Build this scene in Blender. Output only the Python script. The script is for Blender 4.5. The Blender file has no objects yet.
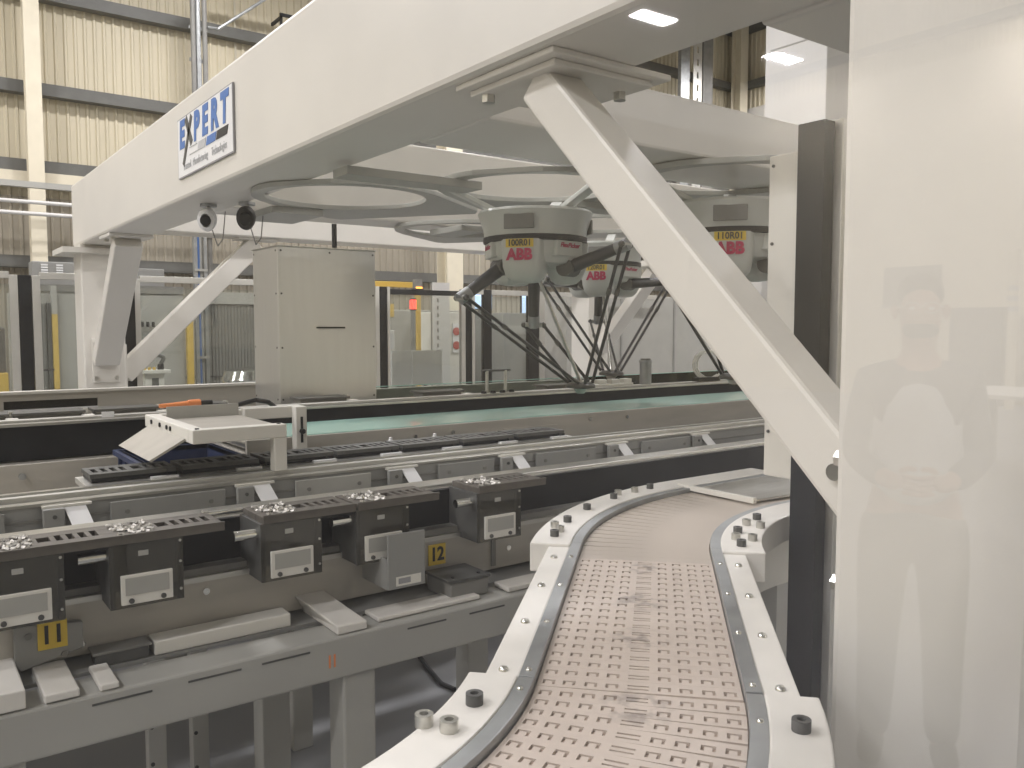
import bpy, bmesh, math, random
from mathutils import Vector, Matrix
random.seed(7)
sc = bpy.context.scene
COL = sc.collection
PI = math.pi

# ------------------------------------------------------------------ camera
AZ = math.radians(53.5); PITCH = math.atan(57/839.0)
fw = Vector((math.cos(AZ)*math.cos(PITCH), math.sin(AZ)*math.cos(PITCH), -math.sin(PITCH)))
rt = Vector((math.sin(AZ), -math.cos(AZ), 0)); upv = rt.cross(fw)
cam_d = bpy.data.cameras.new('camera'); cam = bpy.data.objects.new('camera', cam_d); COL.objects.link(cam)
cam_d.sensor_width = 36; cam_d.lens = 839/1024*36; cam_d.clip_start = 0.02; cam_d.clip_end = 200
M = Matrix((rt, upv, -fw)).transposed().to_4x4(); M.translation = (0, 0, 1.6); cam.matrix_world = M
sc.camera = cam
# ------------------------------------------------------------------ world, light level
w = bpy.data.worlds.new('world'); sc.world = w; w.use_nodes = True
w.node_tree.nodes['Background'].inputs[0].default_value = (.9, .95, 1, 1)
w.node_tree.nodes['Background'].inputs[1].default_value = 0.4
sc.view_settings.view_transform = 'Standard'; sc.view_settings.look = 'None'
sc.view_settings.gamma = 1; sc.view_settings.use_curve_mapping = False
sc.view_settings.exposure = 0.2
LAMP_W = 190          # watts of one high-bay lamp
HX0, HX1, HY0, HY1, HZ = -12.0, 18.6, -16.0, 15.0, 10.5   # inside of the hall
LAMP_Z = 8.0
LAMP_X = (-9.7, -5.2, -0.6, 3.9, 8.4, 13.0, 17.4)
LAMPS = [(x, 5.5) for x in LAMP_X]+[(x, 11.5) for x in LAMP_X]+[(-9.7, -1.0), (-5.2, -1.0), (8.4, -12.2), (13.0, -12.2), (17.4, -12.2), (13.0, -6.5), (17.4, -6.5), (8.4, -6.5), (-5.2, 2.2)]  # two rows, the mirrored lamps, then unseen extras added to brighten chosen faces

# ------------------------------------------------------------------ materials
MATS = {}
def mat(name, col, rough=.5, metal=0, var=.06, scale=6, bump=0, bscale=60, emit=0, spec=.5, alpha=1, stretch=None):
    m = bpy.data.materials.new(name); m.use_nodes = True; nt = m.node_tree; b = nt.nodes['Principled BSDF']
    b.inputs['Roughness'].default_value = rough; b.inputs['Metallic'].default_value = metal
    b.inputs['Specular IOR Level'].default_value = spec
    tc = nt.nodes.new('ShaderNodeTexCoord'); src = tc.outputs['Object']
    if stretch:
        mp = nt.nodes.new('ShaderNodeMapping'); mp.inputs['Scale'].default_value = stretch
        nt.links.new(src, mp.inputs[0]); src = mp.outputs[0]
    n = nt.nodes.new('ShaderNodeTexNoise'); n.inputs['Scale'].default_value = scale; n.inputs['Detail'].default_value = 5
    nt.links.new(src, n.inputs['Vector'])
    r = nt.nodes.new('ShaderNodeValToRGB')
    r.color_ramp.elements[0].position = .3; r.color_ramp.elements[1].position = .7
    r.color_ramp.elements[0].color = [c*(1-var) for c in col]+[1]; r.color_ramp.elements[1].color = [min(1, c*(1+var)) for c in col]+[1]
    nt.links.new(n.outputs['Fac'], r.inputs[0]); nt.links.new(r.outputs[0], b.inputs['Base Color'])
    if bump:
        n2 = nt.nodes.new('ShaderNodeTexNoise'); n2.inputs['Scale'].default_value = bscale
        nt.links.new(src, n2.inputs['Vector'])
        bp = nt.nodes.new('ShaderNodeBump'); bp.inputs['Strength'].default_value = bump; bp.inputs['Distance'].default_value = .002
        nt.links.new(n2.outputs['Fac'], bp.inputs['Height']); nt.links.new(bp.outputs[0], b.inputs['Normal'])
    if emit:
        b.inputs['Emission Color'].default_value = list(col)+[1]; b.inputs['Emission Strength'].default_value = emit
    MATS[name] = m; return m
def glassy(name, tint, refl=1.0, dust=0.0, dustcol=(.8, .78, .7), rough=.02):
    """thin sheet: see-through with Fresnel reflection on it, a little dust"""
    m = bpy.data.materials.new(name); m.use_nodes = True; nt = m.node_tree
    for x in list(nt.nodes):
        if x.type != 'OUTPUT_MATERIAL': nt.nodes.remove(x)
    out = [x for x in nt.nodes][0]
    t = nt.nodes.new('ShaderNodeBsdfTransparent'); t.inputs[0].default_value = list(tint)+[1]
    g = nt.nodes.new('ShaderNodeBsdfGlossy'); g.inputs['Roughness'].default_value = rough
    d = nt.nodes.new('ShaderNodeBsdfDiffuse'); d.inputs[0].default_value = list(dustcol)+[1]
    fr = nt.nodes.new('ShaderNodeFresnel'); fr.inputs['IOR'].default_value = 1.5
    mul = nt.nodes.new('ShaderNodeMath'); mul.operation = 'MULTIPLY'; mul.inputs[1].default_value = refl; mul.use_clamp = True
    nt.links.new(fr.outputs[0], mul.inputs[0])
    m1 = nt.nodes.new('ShaderNodeMixShader'); m1.inputs[0].default_value = dust
    nt.links.new(t.outputs[0], m1.inputs[1]); nt.links.new(d.outputs[0], m1.inputs[2])
    m2 = nt.nodes.new('ShaderNodeMixShader'); nt.links.new(mul.outputs[0], m2.inputs[0])
    nt.links.new(m1.outputs[0], m2.inputs[1]); nt.links.new(g.outputs[0], m2.inputs[2]); nt.links.new(m2.outputs[0], out.inputs[0])
    MATS[name] = m; return m

mat('cream_paint', (.65, .625, .57), .38, var=.03, scale=3)
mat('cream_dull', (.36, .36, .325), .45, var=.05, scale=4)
mat('white_paint', (.72, .70, .64), .4, var=.04, scale=5)
mat('white_plastic', (.69, .665, .615), .35, var=.05, scale=14)
mat('robot_white', (.54, .55, .51), .3, var=.03)
mat('grey_paint', (.27, .27, .255), .45, var=.06)
mat('pale_grey', (.38, .375, .345), .5, var=.05)
mat('beige_steel', (.44, .415, .365), .42, metal=.15, var=.1, scale=3, stretch=(1, 6, 6))
mat('steel', (.55, .54, .50), .28, metal=.85, var=.1, scale=10, stretch=(1, 12, 12))
mat('brushed', (.66, .655, .63), .34, metal=.85, var=.02, scale=5, stretch=(8, 8, .6))
mat('alu', (.60, .59, .55), .38, metal=.6, var=.05)
mat('chrome', (.75, .75, .72), .15, metal=1, var=.03)
mat('dark_grey', (.075, .075, .07), .5, var=.2, scale=20)
mat('mid_grey', (.19, .185, .17), .5, var=.12, scale=8)
mat('black', (.014, .015, .017), .45, var=.3, scale=10, spec=.25)
mat('black_gloss', (.014, .016, .019), .45, var=.2, spec=.15)
mat('tray_brown', (.12, .108, .093), .45, metal=.3, var=.15, scale=30)
mat('tray_dark', (.085, .085, .078), .5, metal=.2, var=.2, scale=30)
mat('clips', (.50, .48, .44), .45, metal=.4, var=.35, scale=90)
mat('teal_belt', (.28, .46, .40), .18, var=.06, scale=2)
mat('green_glass', (.45, .78, .66), .15, var=.02)
mat('blue_tote', (.022, .034, .085), .4, var=.15)
mat('yellow', (.62, .42, .07), .45, var=.05)
mat('sticker_yellow', (.66, .47, .05), .5, var=.03)
mat('ink_black', (.02, .02, .02), .6, var=0)
mat('ink_grey', (.30, .30, .31), .6, var=0)
mat('ink_midgrey', (.48, .48, .48), .6, var=0)
mat('ink_red', (.42, .015, .075), .5, var=0)
mat('ink_blue', (.07, .17, .44), .5, var=0)
mat('sign_white', (.78, .78, .78), .35, var=.02)
mat('paper', (.86, .86, .88), .6, var=.02)
mat('orange', (.75, .25, .08), .45, var=.05)
mat('red_lamp', (1, .03, .02), .3, emit=5, var=0)
mat('amber_lamp', (1, .35, .05), .3, emit=4, var=0)
mat('screen', (.45, .60, .90), .3, emit=1.2, var=.3, scale=9)
mat('red_plastic', (.45, .03, .03), .5, var=.05)
mat('concrete', (.29, .295, .305), .35, var=.1, scale=.8, bump=.05)
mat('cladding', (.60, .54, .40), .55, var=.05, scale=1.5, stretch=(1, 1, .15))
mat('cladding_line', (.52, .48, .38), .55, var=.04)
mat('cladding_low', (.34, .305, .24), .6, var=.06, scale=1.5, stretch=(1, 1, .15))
mat('girt', (.115, .115, .105), .55, var=.1)
mat('hall_cream', (.70, .64, .50), .5, var=.04)
mat('roof_white', (.50, .49, .47), .6, var=.03)
mat('liner_white', (.60, .59, .57), .5, var=.03, scale=2)
mat('galv', (.33, .34, .34), .4, metal=.6, var=.15, scale=12)
mat('lamp_body', (.5, .5, .5), .5)
mat('skin', (.48, .28, .20), .5, var=.06); mat('hair', (.035, .025, .02), .6, var=.2)
mat('jacket', (.11, .115, .125), .7, var=.12); mat('trousers', (.10, .098, .09), .75, var=.12)
mat('vest', (.62, .64, .66), .6, var=.05); mat('shoe', (.03, .028, .025), .5); mat('carbon', (.03, .032, .035), .35, var=.15, scale=60)
glassy('guard_glass', (.97, .985, .97), refl=1.3, dust=.007, dustcol=(.8, .8, .78))
glassy('clear', (1, 1, 1), refl=0)
glassy('poly_sheet', (.90, .92, .90), refl=1.2, dust=.05)
glassy('smoke_sheet', (.55, .54, .5), refl=1.2, dust=.12, dustcol=(.35, .33, .28))
glassy('edge_glass', (.95, .985, .97), refl=1.0, dust=.02, dustcol=(.4, .8, .65))

# belt plastic with dark rubbed stains that keep their place on the belt
def belt_mat():
    m = mat('belt_plastic', (.52, .445, .385), .38, var=.05, scale=25); nt = m.node_tree; b = nt.nodes['Principled BSDF']
    geo = nt.nodes.new('ShaderNodeNewGeometry'); prev = b.inputs['Base Color'].links[0].from_socket
    n = nt.nodes.new('ShaderNodeTexNoise'); n.inputs['Scale'].default_value = 45; nt.links.new(geo.outputs['Position'], n.inputs['Vector'])
    tot = None
    for (x, y, r) in ((.905, .895, .055), (1.035, 1.02, .06), (1.18, 1.16, .05), (.735, .73, .06)):
        d = nt.nodes.new('ShaderNodeVectorMath'); d.operation = 'DISTANCE'; d.inputs[1].default_value = (x, y, 1.125)
        nt.links.new(geo.outputs['Position'], d.inputs[0])
        mr = nt.nodes.new('ShaderNodeMapRange'); mr.inputs['From Min'].default_value = r; mr.inputs['From Max'].default_value = r*.35
        nt.links.new(d.outputs['Value'], mr.inputs['Value'])
        if tot is None: tot = mr.outputs[0]
        else:
            a = nt.nodes.new('ShaderNodeMath'); a.operation = 'MAXIMUM'; nt.links.new(tot, a.inputs[0]); nt.links.new(mr.outputs[0], a.inputs[1]); tot = a.outputs[0]
    mr = nt.nodes.new('ShaderNodeMapRange'); mr.inputs['From Min'].default_value = .42; mr.inputs['From Max'].default_value = .6
    nt.links.new(n.outputs['Fac'], mr.inputs['Value'])
    mu = nt.nodes.new('ShaderNodeMath'); mu.operation = 'MULTIPLY'; nt.links.new(tot, mu.inputs[0]); nt.links.new(mr.outputs[0], mu.inputs[1])
    m2 = nt.nodes.new('ShaderNodeMath'); m2.operation = 'MULTIPLY'; m2.inputs[1].default_value = .75; nt.links.new(mu.outputs[0], m2.inputs[0])
    mx = nt.nodes.new('ShaderNodeMix'); mx.data_type = 'RGBA'; nt.links.new(m2.outputs[0], mx.inputs['Factor'])
    nt.links.new(prev, mx.inputs['A']); mx.inputs['B'].default_value = (.20, .17, .15, 1); nt.links.new(mx.outputs['Result'], b.inputs['Base Color'])
belt_mat()
mat('belt_under', (.36, .29, .235), .6, var=.1, scale=30)
mat('belt_smooth', (.43, .375, .32), .3, var=.1, scale=7)

# ------------------------------------------------------------------ mesh helpers
class MB:
    def __init__(s): s.v = []; s.f = []
    def add(s, vs, fs):
        o = len(s.v); s.v += [tuple(x) for x in vs]; s.f += [tuple(i+o for i in q) for q in fs]; return s
    def box(s, x0, x1, y0, y1, z0, z1):
        return s.add([(x0,y0,z0),(x1,y0,z0),(x1,y1,z0),(x0,y1,z0),(x0,y0,z1),(x1,y0,z1),(x1,y1,z1),(x0,y1,z1)],
                     [(0,3,2,1),(4,5,6,7),(0,1,5,4),(1,2,6,5),(2,3,7,6),(3,0,4,7)])
    def hexa(s, a, b):   # two quads, lower and upper, same winding (ccw from above)
        return s.add(list(a)+list(b), [(3,2,1,0),(4,5,6,7),(0,1,5,4),(1,2,6,5),(2,3,7,6),(3,0,4,7)])
    def obox(s, c, ax, ay, az):   # centre and three half-axis vectors
        c, ax, ay, az = map(Vector, (c, ax, ay, az))
        lo = [c-ax-ay-az, c+ax-ay-az, c+ax+ay-az, c-ax+ay-az]; hi = [p+2*az for p in lo]
        return s.hexa(lo, hi)
    def beam(s, p0, p1, wv, hv):   # bar from p0 to p1, half-width vector, half-height vector
        p0, p1 = Vector(p0), Vector(p1); c = (p0+p1)/2
        return s.obox(c, (p1-p0)/2, wv, hv)
    def prism(s, poly, ax, lo, hi):   # polygon in the plane across axis ax
        def mk(a, b, c): return {'x': (c, a, b), 'y': (a, c, b), 'z': (a, b, c)}[ax]
        n = len(poly)
        vs = [mk(a, b, lo) for a, b in poly]+[mk(a, b, hi) for a, b in poly]
        fs = [tuple(range(n))[::-1], tuple(range(n, 2*n))]+[(i, (i+1) % n, n+(i+1) % n, n+i) for i in range(n)]
        return s.add(vs, fs)
    def tube(s, p0, p1, r, n=12, r1=None, cap=True):
        p0, p1 = Vector(p0), Vector(p1); d = (p1-p0).normalized(); r1 = r if r1 is None else r1
        a = d.orthogonal().normalized(); b = d.cross(a)
        vs = [p0+(a*math.cos(2*PI*i/n)+b*math.sin(2*PI*i/n))*r for i in range(n)]+[p1+(a*math.cos(2*PI*i/n)+b*math.sin(2*PI*i/n))*r1 for i in range(n)]
        fs = [(i, (i+1) % n, n+(i+1) % n, n+i) for i in range(n)]
        if cap: fs += [tuple(range(n))[::-1], tuple(range(n, 2*n))]
        return s.add(vs, fs)
    def path(s, pts, r, n=8):
        for a, b in zip(pts, pts[1:]): s.tube(a, b, r, n)
        return s
    def lathe(s, prof, c=(0,0,0), n=24, a0=0, a1=2*PI):   # (r,z) profile about z
        m = len(prof); full = abs(a1-a0-2*PI) < 1e-6; k = n if full else n+1
        vs = [(c[0]+r*math.cos(a0+(a1-a0)*i/n), c[1]+r*math.sin(a0+(a1-a0)*i/n), c[2]+z) for i in range(k) for r, z in prof]
        fs = []
        for i in range(n):
            j = (i+1) % k
            for q in range(m-1): fs.append((i*m+q, j*m+q, j*m+q+1, i*m+q+1))
        return s.add(vs, fs)
    def dome(s, p, r, h=None, n=10):
        h = h or r*.6
        return s.lathe([(r*1.0, 0), (r*.92, h*.45), (r*.6, h*.85), (0.0001, h)], p, n)
    def arc(s, c, r0, r1, a0, a1, z0, z1, n=24):
        vs = []
        for i in range(n+1):
            a = a0+(a1-a0)*i/n; ca, sa = math.cos(a), math.sin(a)
            for r, z in ((r0,z0),(r1,z0),(r1,z1),(r0,z1)): vs.append((c[0]+r*ca, c[1]+r*sa, z))
        fs = []
        for i in range(n):
            for q in range(4): fs.append((i*4+q, i*4+(q+1) % 4, i*4+4+(q+1) % 4, i*4+4+q))
        fs += [(3,2,1,0), tuple(n*4+q for q in range(4))]
        return s.add(vs, fs)
    def holes(s, x0, x1, y0, y1, z0, z1, hs):   # plate with rectangular openings
        xs = sorted({x0, x1, *[h[0] for h in hs], *[h[1] for h in hs]}); ys = sorted({y0, y1, *[h[2] for h in hs], *[h[3] for h in hs]})
        for a, b in zip(ys, ys[1:]):
            run = None
            for c, d in zip(xs, xs[1:]):
                inside = any(h[0] <= (c+d)/2 <= h[1] and h[2] <= (a+b)/2 <= h[3] for h in hs)
                if not inside: run = (run[0], d) if run else (c, d)
                if inside and run: s.box(run[0], run[1], a, b, z0, z1); run = None
            if run: s.box(run[0], run[1], a, b, z0, z1)
        return s
    def build(s, name, m, parent=None, bevel=0, smooth=0, off=None, fix=True):
        o0 = off if off is not None else (root_loc(parent) if parent else Vector((0,0,0)))
        me = bpy.data.meshes.new(name); me.from_pydata([tuple(Vector(v)-o0) for v in s.v], [], s.f)
        if fix:
            bm = bmesh.new(); bm.from_mesh(me); bmesh.ops.recalc_face_normals(bm, faces=bm.faces); bm.to_mesh(me); bm.free()
        me.materials.append(MATS[m])
        if smooth:
            me.polygons.foreach_set('use_smooth', [True]*len(me.polygons)); me.set_sharp_from_angle(angle=math.radians(smooth))
        o = bpy.data.objects.new(name, me); COL.objects.link(o)
        if parent: o.parent = parent
        elif off is not None: o.location = o0
        if bevel:
            b = o.modifiers.new('bevel', 'BEVEL'); b.width = bevel; b.segments = 2; b.limit_method = 'ANGLE'
        return o
def root_loc(p):
    v = Vector((0,0,0))
    while p: v = v+Vector(p.location); p = p.parent
    return v
def tag(o, label, cat, group=None):
    o['label'] = label; o['category'] = cat
    if group: o['group'] = group
    return o
def thing(name, label, cat, loc=(0,0,0), group=None):
    o = bpy.data.objects.new(name, None); COL.objects.link(o); o.location = loc; o.empty_display_size = .05
    return tag(o, label, cat, group)
def struct(o): o['kind'] = 'structure'; return o
def copy_tree(o, parent=None, loc=None, label=None):
    c = o.copy(); COL.objects.link(c)
    if parent: c.parent = parent
    if loc is not None: c.location = loc
    if label: c['label'] = label
    for ch in list(o.children): copy_tree(ch, c)
    return c
def text(name, s, size, m, parent, origin, xdir, ydir, sx=1.0, shear=0.0, bold=0.0, depth=.0008, align='CENTER'):
    """flat lettering as mesh: origin is the middle of the word, in thing-local coordinates"""
    cu = bpy.data.curves.new(name, 'FONT'); cu.body = s; cu.size = size; cu.align_x = align; cu.align_y = 'CENTER'
    cu.offset = bold; cu.shear = shear; cu.extrude = depth; cu.resolution_u = 3
    o = bpy.data.objects.new(name, cu); COL.objects.link(o); bpy.context.view_layer.update()
    me = bpy.data.meshes.new_from_object(o.evaluated_get(bpy.context.evaluated_depsgraph_get()))
    bpy.data.objects.remove(o); me.name = name
    X = Vector(xdir).normalized()*sx; Y = Vector(ydir).normalized(); Z = Vector(xdir).normalized().cross(Y)
    for v in me.vertices: v.co = Vector(origin)+X*v.co.x+Y*v.co.y+Z*v.co.z
    me.materials.clear(); me.materials.append(MATS[m])
    t = bpy.data.objects.new(name, me); COL.objects.link(t); t.parent = parent
    return t
def bolt_mb(p, r=.009, h=.006, axis='z', n=6):
    d = {'z': (0,0,1), '-y': (0,-1,0), '-x': (-1,0,0), '-z': (0,0,-1), 'y': (0,1,0)}[axis]
    return MB().tube(p, Vector(p)+Vector(d)*h, r, n)

# ================================================================== THE HALL
struct(MB().box(HX0-.2, HX1+.2, HY0-.2, HY1+.2, -.1, 0).build('floor', 'concrete'))
struct(MB().box(HX0-.2, HX1+.2, HY0-.2, HY1+.2, HZ, HZ+.1).build('ceiling', 'roof_white'))
def corrugated(mb, horiz, a0, a1, c, z0, z1, sgn, pitch=.14, dep=.03):
    k = int((a1-a0)/pitch)
    pr = []
    for i in range(k):
        a = a0+i*pitch
        pr += [(a, 0), (a+pitch*.55, 0), (a+pitch*.68, dep), (a+pitch*.87, dep)]
    pr.append((a0+k*pitch, 0))
    vs = []
    for a, d in pr:
        for z in (z0, z1): vs.append((a, c+sgn*d, z) if horiz else (c+sgn*d, a, z))
    mb.add(vs, [(2*i, 2*i+2, 2*i+3, 2*i+1) for i in range(len(pr)-1)])
    return mb
wb = struct(MB().box(HX0-.2, HX1+.2, HY1, HY1+.2, 0, HZ).build('wall_back', 'cladding'))
corrugated(MB(), True, HX0, HX1, HY1-.005, 0, HZ, -1).build('cladding_sheet', 'cladding', wb, fix=False)
wr = struct(MB().box(HX1, HX1+.2, HY0, HY1, 0, HZ).build('wall_right', 'cladding'))
corrugated(MB(), False, HY0, HY1, HX1-.005, 0, HZ, -1).build('cladding_sheet', 'cladding', wr, fix=False)
MB().box(HX1-.14, HX1-.05, 2, 14.55, 0, 7.35).build('liner_panel', 'liner_white', wr)
MB().box(HX1-.14, HX1-.05, HY0, 2, 0, 7.35).build('liner_panel', 'hall_cream', wr)
wl = struct(MB().box(HX0-.2, HX0, HY0, HY1, 0, HZ).build('wall_left', 'hall_cream'))
wf = struct(MB().box(HX0-.2, HX1+.2, HY0-.2, HY0, 0, HZ).build('wall_front', 'hall_cream'))
for i, z in enumerate((2.6, 4.05, 5.22, 6.65, 7.95, 9.4)):
    MB().box(HX0, HX1-.06, HY1-.24, HY1-.05, z-.09, z+.09).build('girt', 'girt', wb)
    if z > 7.4: MB().box(HX1-.24, HX1-.05, HY0, HY1-.06, z-.09, z+.09).build('girt', 'girt', wr)
MB().box(HX0, HX1-.1, HY1-.30, HY1-.24, 3.74, 3.95).build('ledge', 'hall_cream', wb)
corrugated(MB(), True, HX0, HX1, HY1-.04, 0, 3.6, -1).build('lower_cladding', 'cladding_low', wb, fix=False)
for x in (.6, 5.05, 10.2):                                     # sheet joints in the cladding
    MB().box(x-.015, x+.015, HY1-.06, HY1-.03, 0, HZ).build('sheet_joint', 'cladding_line', wb)
def hall_column(x, y, z0, z1, wdt, label):
    c = thing('hall_column', label, 'column', (x, y, z0), 'hall columns')
    h = wdt/2
    MB().box(x-h, x+h, y-h, y-h+.015, z0, z1).build('flange', 'hall_cream', c)
    MB().box(x-h, x+h, y+h-.015, y+h, z0, z1).build('flange', 'hall_cream', c)
    MB().box(x-.008, x+.008, y-h+.015, y+h-.015, z0, z1).build('web', 'hall_cream', c)
    MB().box(x-h-.06, x+h+.06, y-h-.06, y+h+.06, z0, z0+.02).build('foot_plate', 'hall_cream', c)
hall_column(1.86, 14.55, 0, HZ, .21, 'cream hall column against the corrugated wall at the upper left')
hall_column(18.2, 14.55, 0, HZ, .30, 'cream column in the far corner of the hall above the cross beam')
hall_column(8.6, 13.6, 0, HZ, .36, 'pale hall column far behind the red lamp')
# pipes on the back wall
for z, lab in ((3.35, 'upper of two white pipes along the corrugated wall at left'), (3.19, 'lower of two white pipes along the corrugated wall at left')):
    p = thing('wall_pipe', lab, 'pipe', (-2, 13.6, z), 'white pipes on the wall')
    MB().tube((-4, 13.6, z), (6.5, 13.6, z), .028, 12).build('pipe', 'liner_white', p, smooth=40)
    for x in (-3, -.5, 2.4, 5): MB().box(x-.02, x+.02, 13.58, 14.75, z-.05, z-.03).build('bracket', 'galv', p)
p = thing('wall_pipe', 'grey duct above the two white pipes at left', 'pipe', (-2, 13.6, 3.6), 'white pipes on the wall')
MB().box(-4, 6.5, 13.56, 13.66, 3.55, 3.63).build('pipe', 'pale_grey', p); MB().box(1.0, 1.04, 13.6, 14.75, 3.52, 3.55).build('bracket', 'galv', p)
# vertical conduits and cable ladder
t = thing('cable_ladder', 'dark cable conduits climbing the wall behind the lettered beam', 'conduit', (4.1, 13.9, 0))
for x in (4.03, 4.11, 4.21): MB().tube((x, 13.9, 0), (x, 13.9, 7.0), .04, 10).build('conduit', 'mid_grey' if x != 4.11 else 'galv', t, smooth=40)
for z in (2.2, 4.6, 5.2, 5.8, 6.3): MB().box(3.98, 4.25, 13.93, 13.97, z, z+.05).build('strap', 'galv', t)
MB().path([(4.10, 13.9, 7.0), (4.35, 13.9, 7.25), (9, 13.9, 7.3)], .05, 10).build('bend', 'galv', t, smooth=40)
MB().path([(4.25, 13.88, 6.35), (4.42, 13.88, 6.36), (5.2, 13.88, 7.0)], .025, 8).build('branch_pipe', 'galv', t, smooth=40)
t = thing('cable_ladder', 'pair of grey perforated cable trays on the far wall above the cross beam', 'conduit', (15.6, 13.9, 0))
MB().box(15.25, 15.55, 13.9, 14.0, 0, 9.6).build('tray', 'galv', t)
r = MB().holes(15.68, 15.98, 0, 9.6, 0, .02, [(15.8, 15.86, .3*i+.05, .3*i+.2) for i in range(31)])
r.v = [(x, 13.9+z, y) for x, y, z in r.v]; r.build('perforated_tray', 'alu', t)
MB().box(16.05, 16.4, 13.92, 14.05, 0, 9.6).build('tray', 'mid_grey', t)
# lamps
lamp0 = None
k = 0
if 1:
    for x, y in LAMPS:
        lab = 'high bay strip lamp hanging from the hall roof, a few unseen ones added for brightness'
        if lamp0 is None:
            lamp0 = thing('high_bay_or_fill_lamp', lab, 'lamp', (x, y, LAMP_Z), 'high bay lamps')
            MB().holes(x-.53, x+.53, y-.23, y+.23, LAMP_Z+.02, LAMP_Z+.10, []).build('housing', 'lamp_body', lamp0)
            for dx in (-.4, .4): MB().tube((x+dx, y, LAMP_Z+.1), (x+dx, y, HZ), .006, 6).build('hanger', 'galv', lamp0)
            ld = bpy.data.lights.new('high_bay_or_fill_light', 'AREA'); ld.shape = 'RECTANGLE'; ld.size = 1.0; ld.size_y = .4; ld.energy = LAMP_W; ld.color = (1, .965, 1.0)
            lo = bpy.data.objects.new('high_bay_or_fill_light', ld); COL.objects.link(lo); lo.parent = lamp0
        else:
            copy_tree(lamp0, None, (x, y, LAMP_Z))
# white tower enclosure seen between the two cross beams
t = thing('white_enclosure', 'tall white enclosure behind the right hand column', 'enclosure', (9.1, 5.5, 0))
MB().box(7.85, 10.4, 5.17, 5.93, 0, 6.0).build('body', 'liner_white', t, bevel=.01)
for z in (1.2, 3.0, 4.6): MB().box(7.842, 7.85, 5.24, 5.86, z, z+.012).build('seam', 'pale_grey', t)

# ================================================================== GANTRY FRAME
G = thing('gantry_frame', 'large cream box beam gantry spanning the picking cell', 'gantry', (1.465, .66, 0))
XB0, XB1, ZB0, ZB1 = 1.30, 1.63, 2.289, 2.81
MB().box(XB0, XB1, .5, 8.13, ZB0, ZB1).build('main_beam', 'cream_paint', G, bevel=.018)
MB().box(XB1, 6.95, .92, 1.25, ZB0, ZB1).build('cross_beam', 'cream_paint', G, bevel=.012)
MB().box(XB1, 6.95, 2.33, 2.80, ZB0+.002, 2.514).build('cross_beam', 'cream_paint', G, bevel=.012)
MB().box(XB1, 6.95, 4.95, 5.28, ZB0+.002, ZB1).build('cross_beam', 'cream_paint', G, bevel=.012)
MB().box(6.95, 7.28, .92, 8.13, ZB0, ZB1).build('main_beam', 'cream_paint', G, bevel=.012)
MB().box(XB1, 6.95, 7.80, 8.13, 2.44, ZB1).build('cross_beam', 'cream_paint', G, bevel=.012)
for (x, y, x1, y1) in ((XB0, .5, XB1, .822), (XB0, 7.8, XB1, 8.13), (6.95, 7.8, 7.28, 8.13), (6.95, .92, 7.28, 1.25)):
    c = MB().box(x, x1, y, y1, .02, ZB0-.03).build('column', 'cream_paint', G, bevel=.015)
    MB().box(x-.08, x1+.08, y-.05, y1+.08, 0, .02).build('foot_plate', 'cream_paint', c)
    if y > 2: MB().box(x-.14, x1+.06, y-.06, y1+.14, ZB0-.075, ZB0-.03).build('head_plate', 'cream_paint', c)
    MB().box(x-.0, x1+.0, y, y1, ZB0-.03, ZB0).build('head_plate', 'cream_paint', c)
def brace(p0, p1, wv, hv, plates):
    b = MB().beam(p0, p1, wv, hv).build('brace', 'cream_paint', G, bevel=.010)
    for q in plates: MB().box(*q).build('end_plate', 'cream_paint', b, bevel=.004)
    return b
D = Vector((0, .7071, .7071)); N = Vector((0, -.7071, .7071))
p0 = Vector((1.449, .78, 1.235)); 
b = brace(p0, p0+D*1.44, (.058, 0, 0), N*.058, [(1.36, 1.71, 1.66, 2.04, 2.255, 2.272), (1.33, 1.75, 1.63, 2.07, 2.272, 2.289), (1.36, 1.54, .822, .84, 1.08, 1.42)])
for (x, y) in ((1.39, 1.99), (1.42, 1.75), (1.67, 1.75), (1.67, 1.99)): bolt_mb((x, y, 2.255), .019, .022, '-z').build('bolt', 'steel', b)
for (x, z) in ((1.385, 1.36), (1.385, 1.13), (1.515, 1.13)): bolt_mb((x, .84, z), .016, .03, 'y').build('bolt', 'steel', b)
bolt_mb((1.39, .872, 1.335), .016, .014, '-x', 12).build('bolt', 'chrome', b)
p0 = Vector((1.465, 7.74, 1.34)); D2 = Vector((0, -.7071, .7071)); N2 = Vector((0, .7071, .7071))
b = brace(p0+D2*-.04, p0+D2*1.28, (.10, 0, 0), N2*.058, [(1.36, 1.57, 7.78, 7.80, 1.13, 1.50), (1.31, 1.62, 6.70, 7.06, 2.265, 2.289)])
for (x, z) in ((1.385, 1.46), (1.385, 1.17), (1.545, 1.17), (1.545, 1.46)): bolt_mb((x, 7.78, z), .018, .02, '-y').build('bolt', 'steel', b)
for y in (6.75, 6.98): bolt_mb((1.345, y, 2.265), .018, .02, '-z').build('bolt', 'steel', b)
p0 = Vector((1.63, 7.96, 1.18)); D3 = Vector((.7071, 0, .7071)); N3 = Vector((-.7071, 0, .7071))
b = brace(p0, p0+D3*1.72, (0, .07, 0), N3*.085, [(1.63, 1.65, 7.86, 8.06, 1.05, 1.45), (2.65, 3.05, 7.85, 8.07, 2.42, 2.44)])
p0 = Vector((7.115, 7.74, 1.34)); brace(p0+D2*-.04, p0+D2*1.28, (.10, 0, 0), N2*.058, [(7.0, 7.23, 7.78, 7.80, 1.13, 1.50)])
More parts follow.
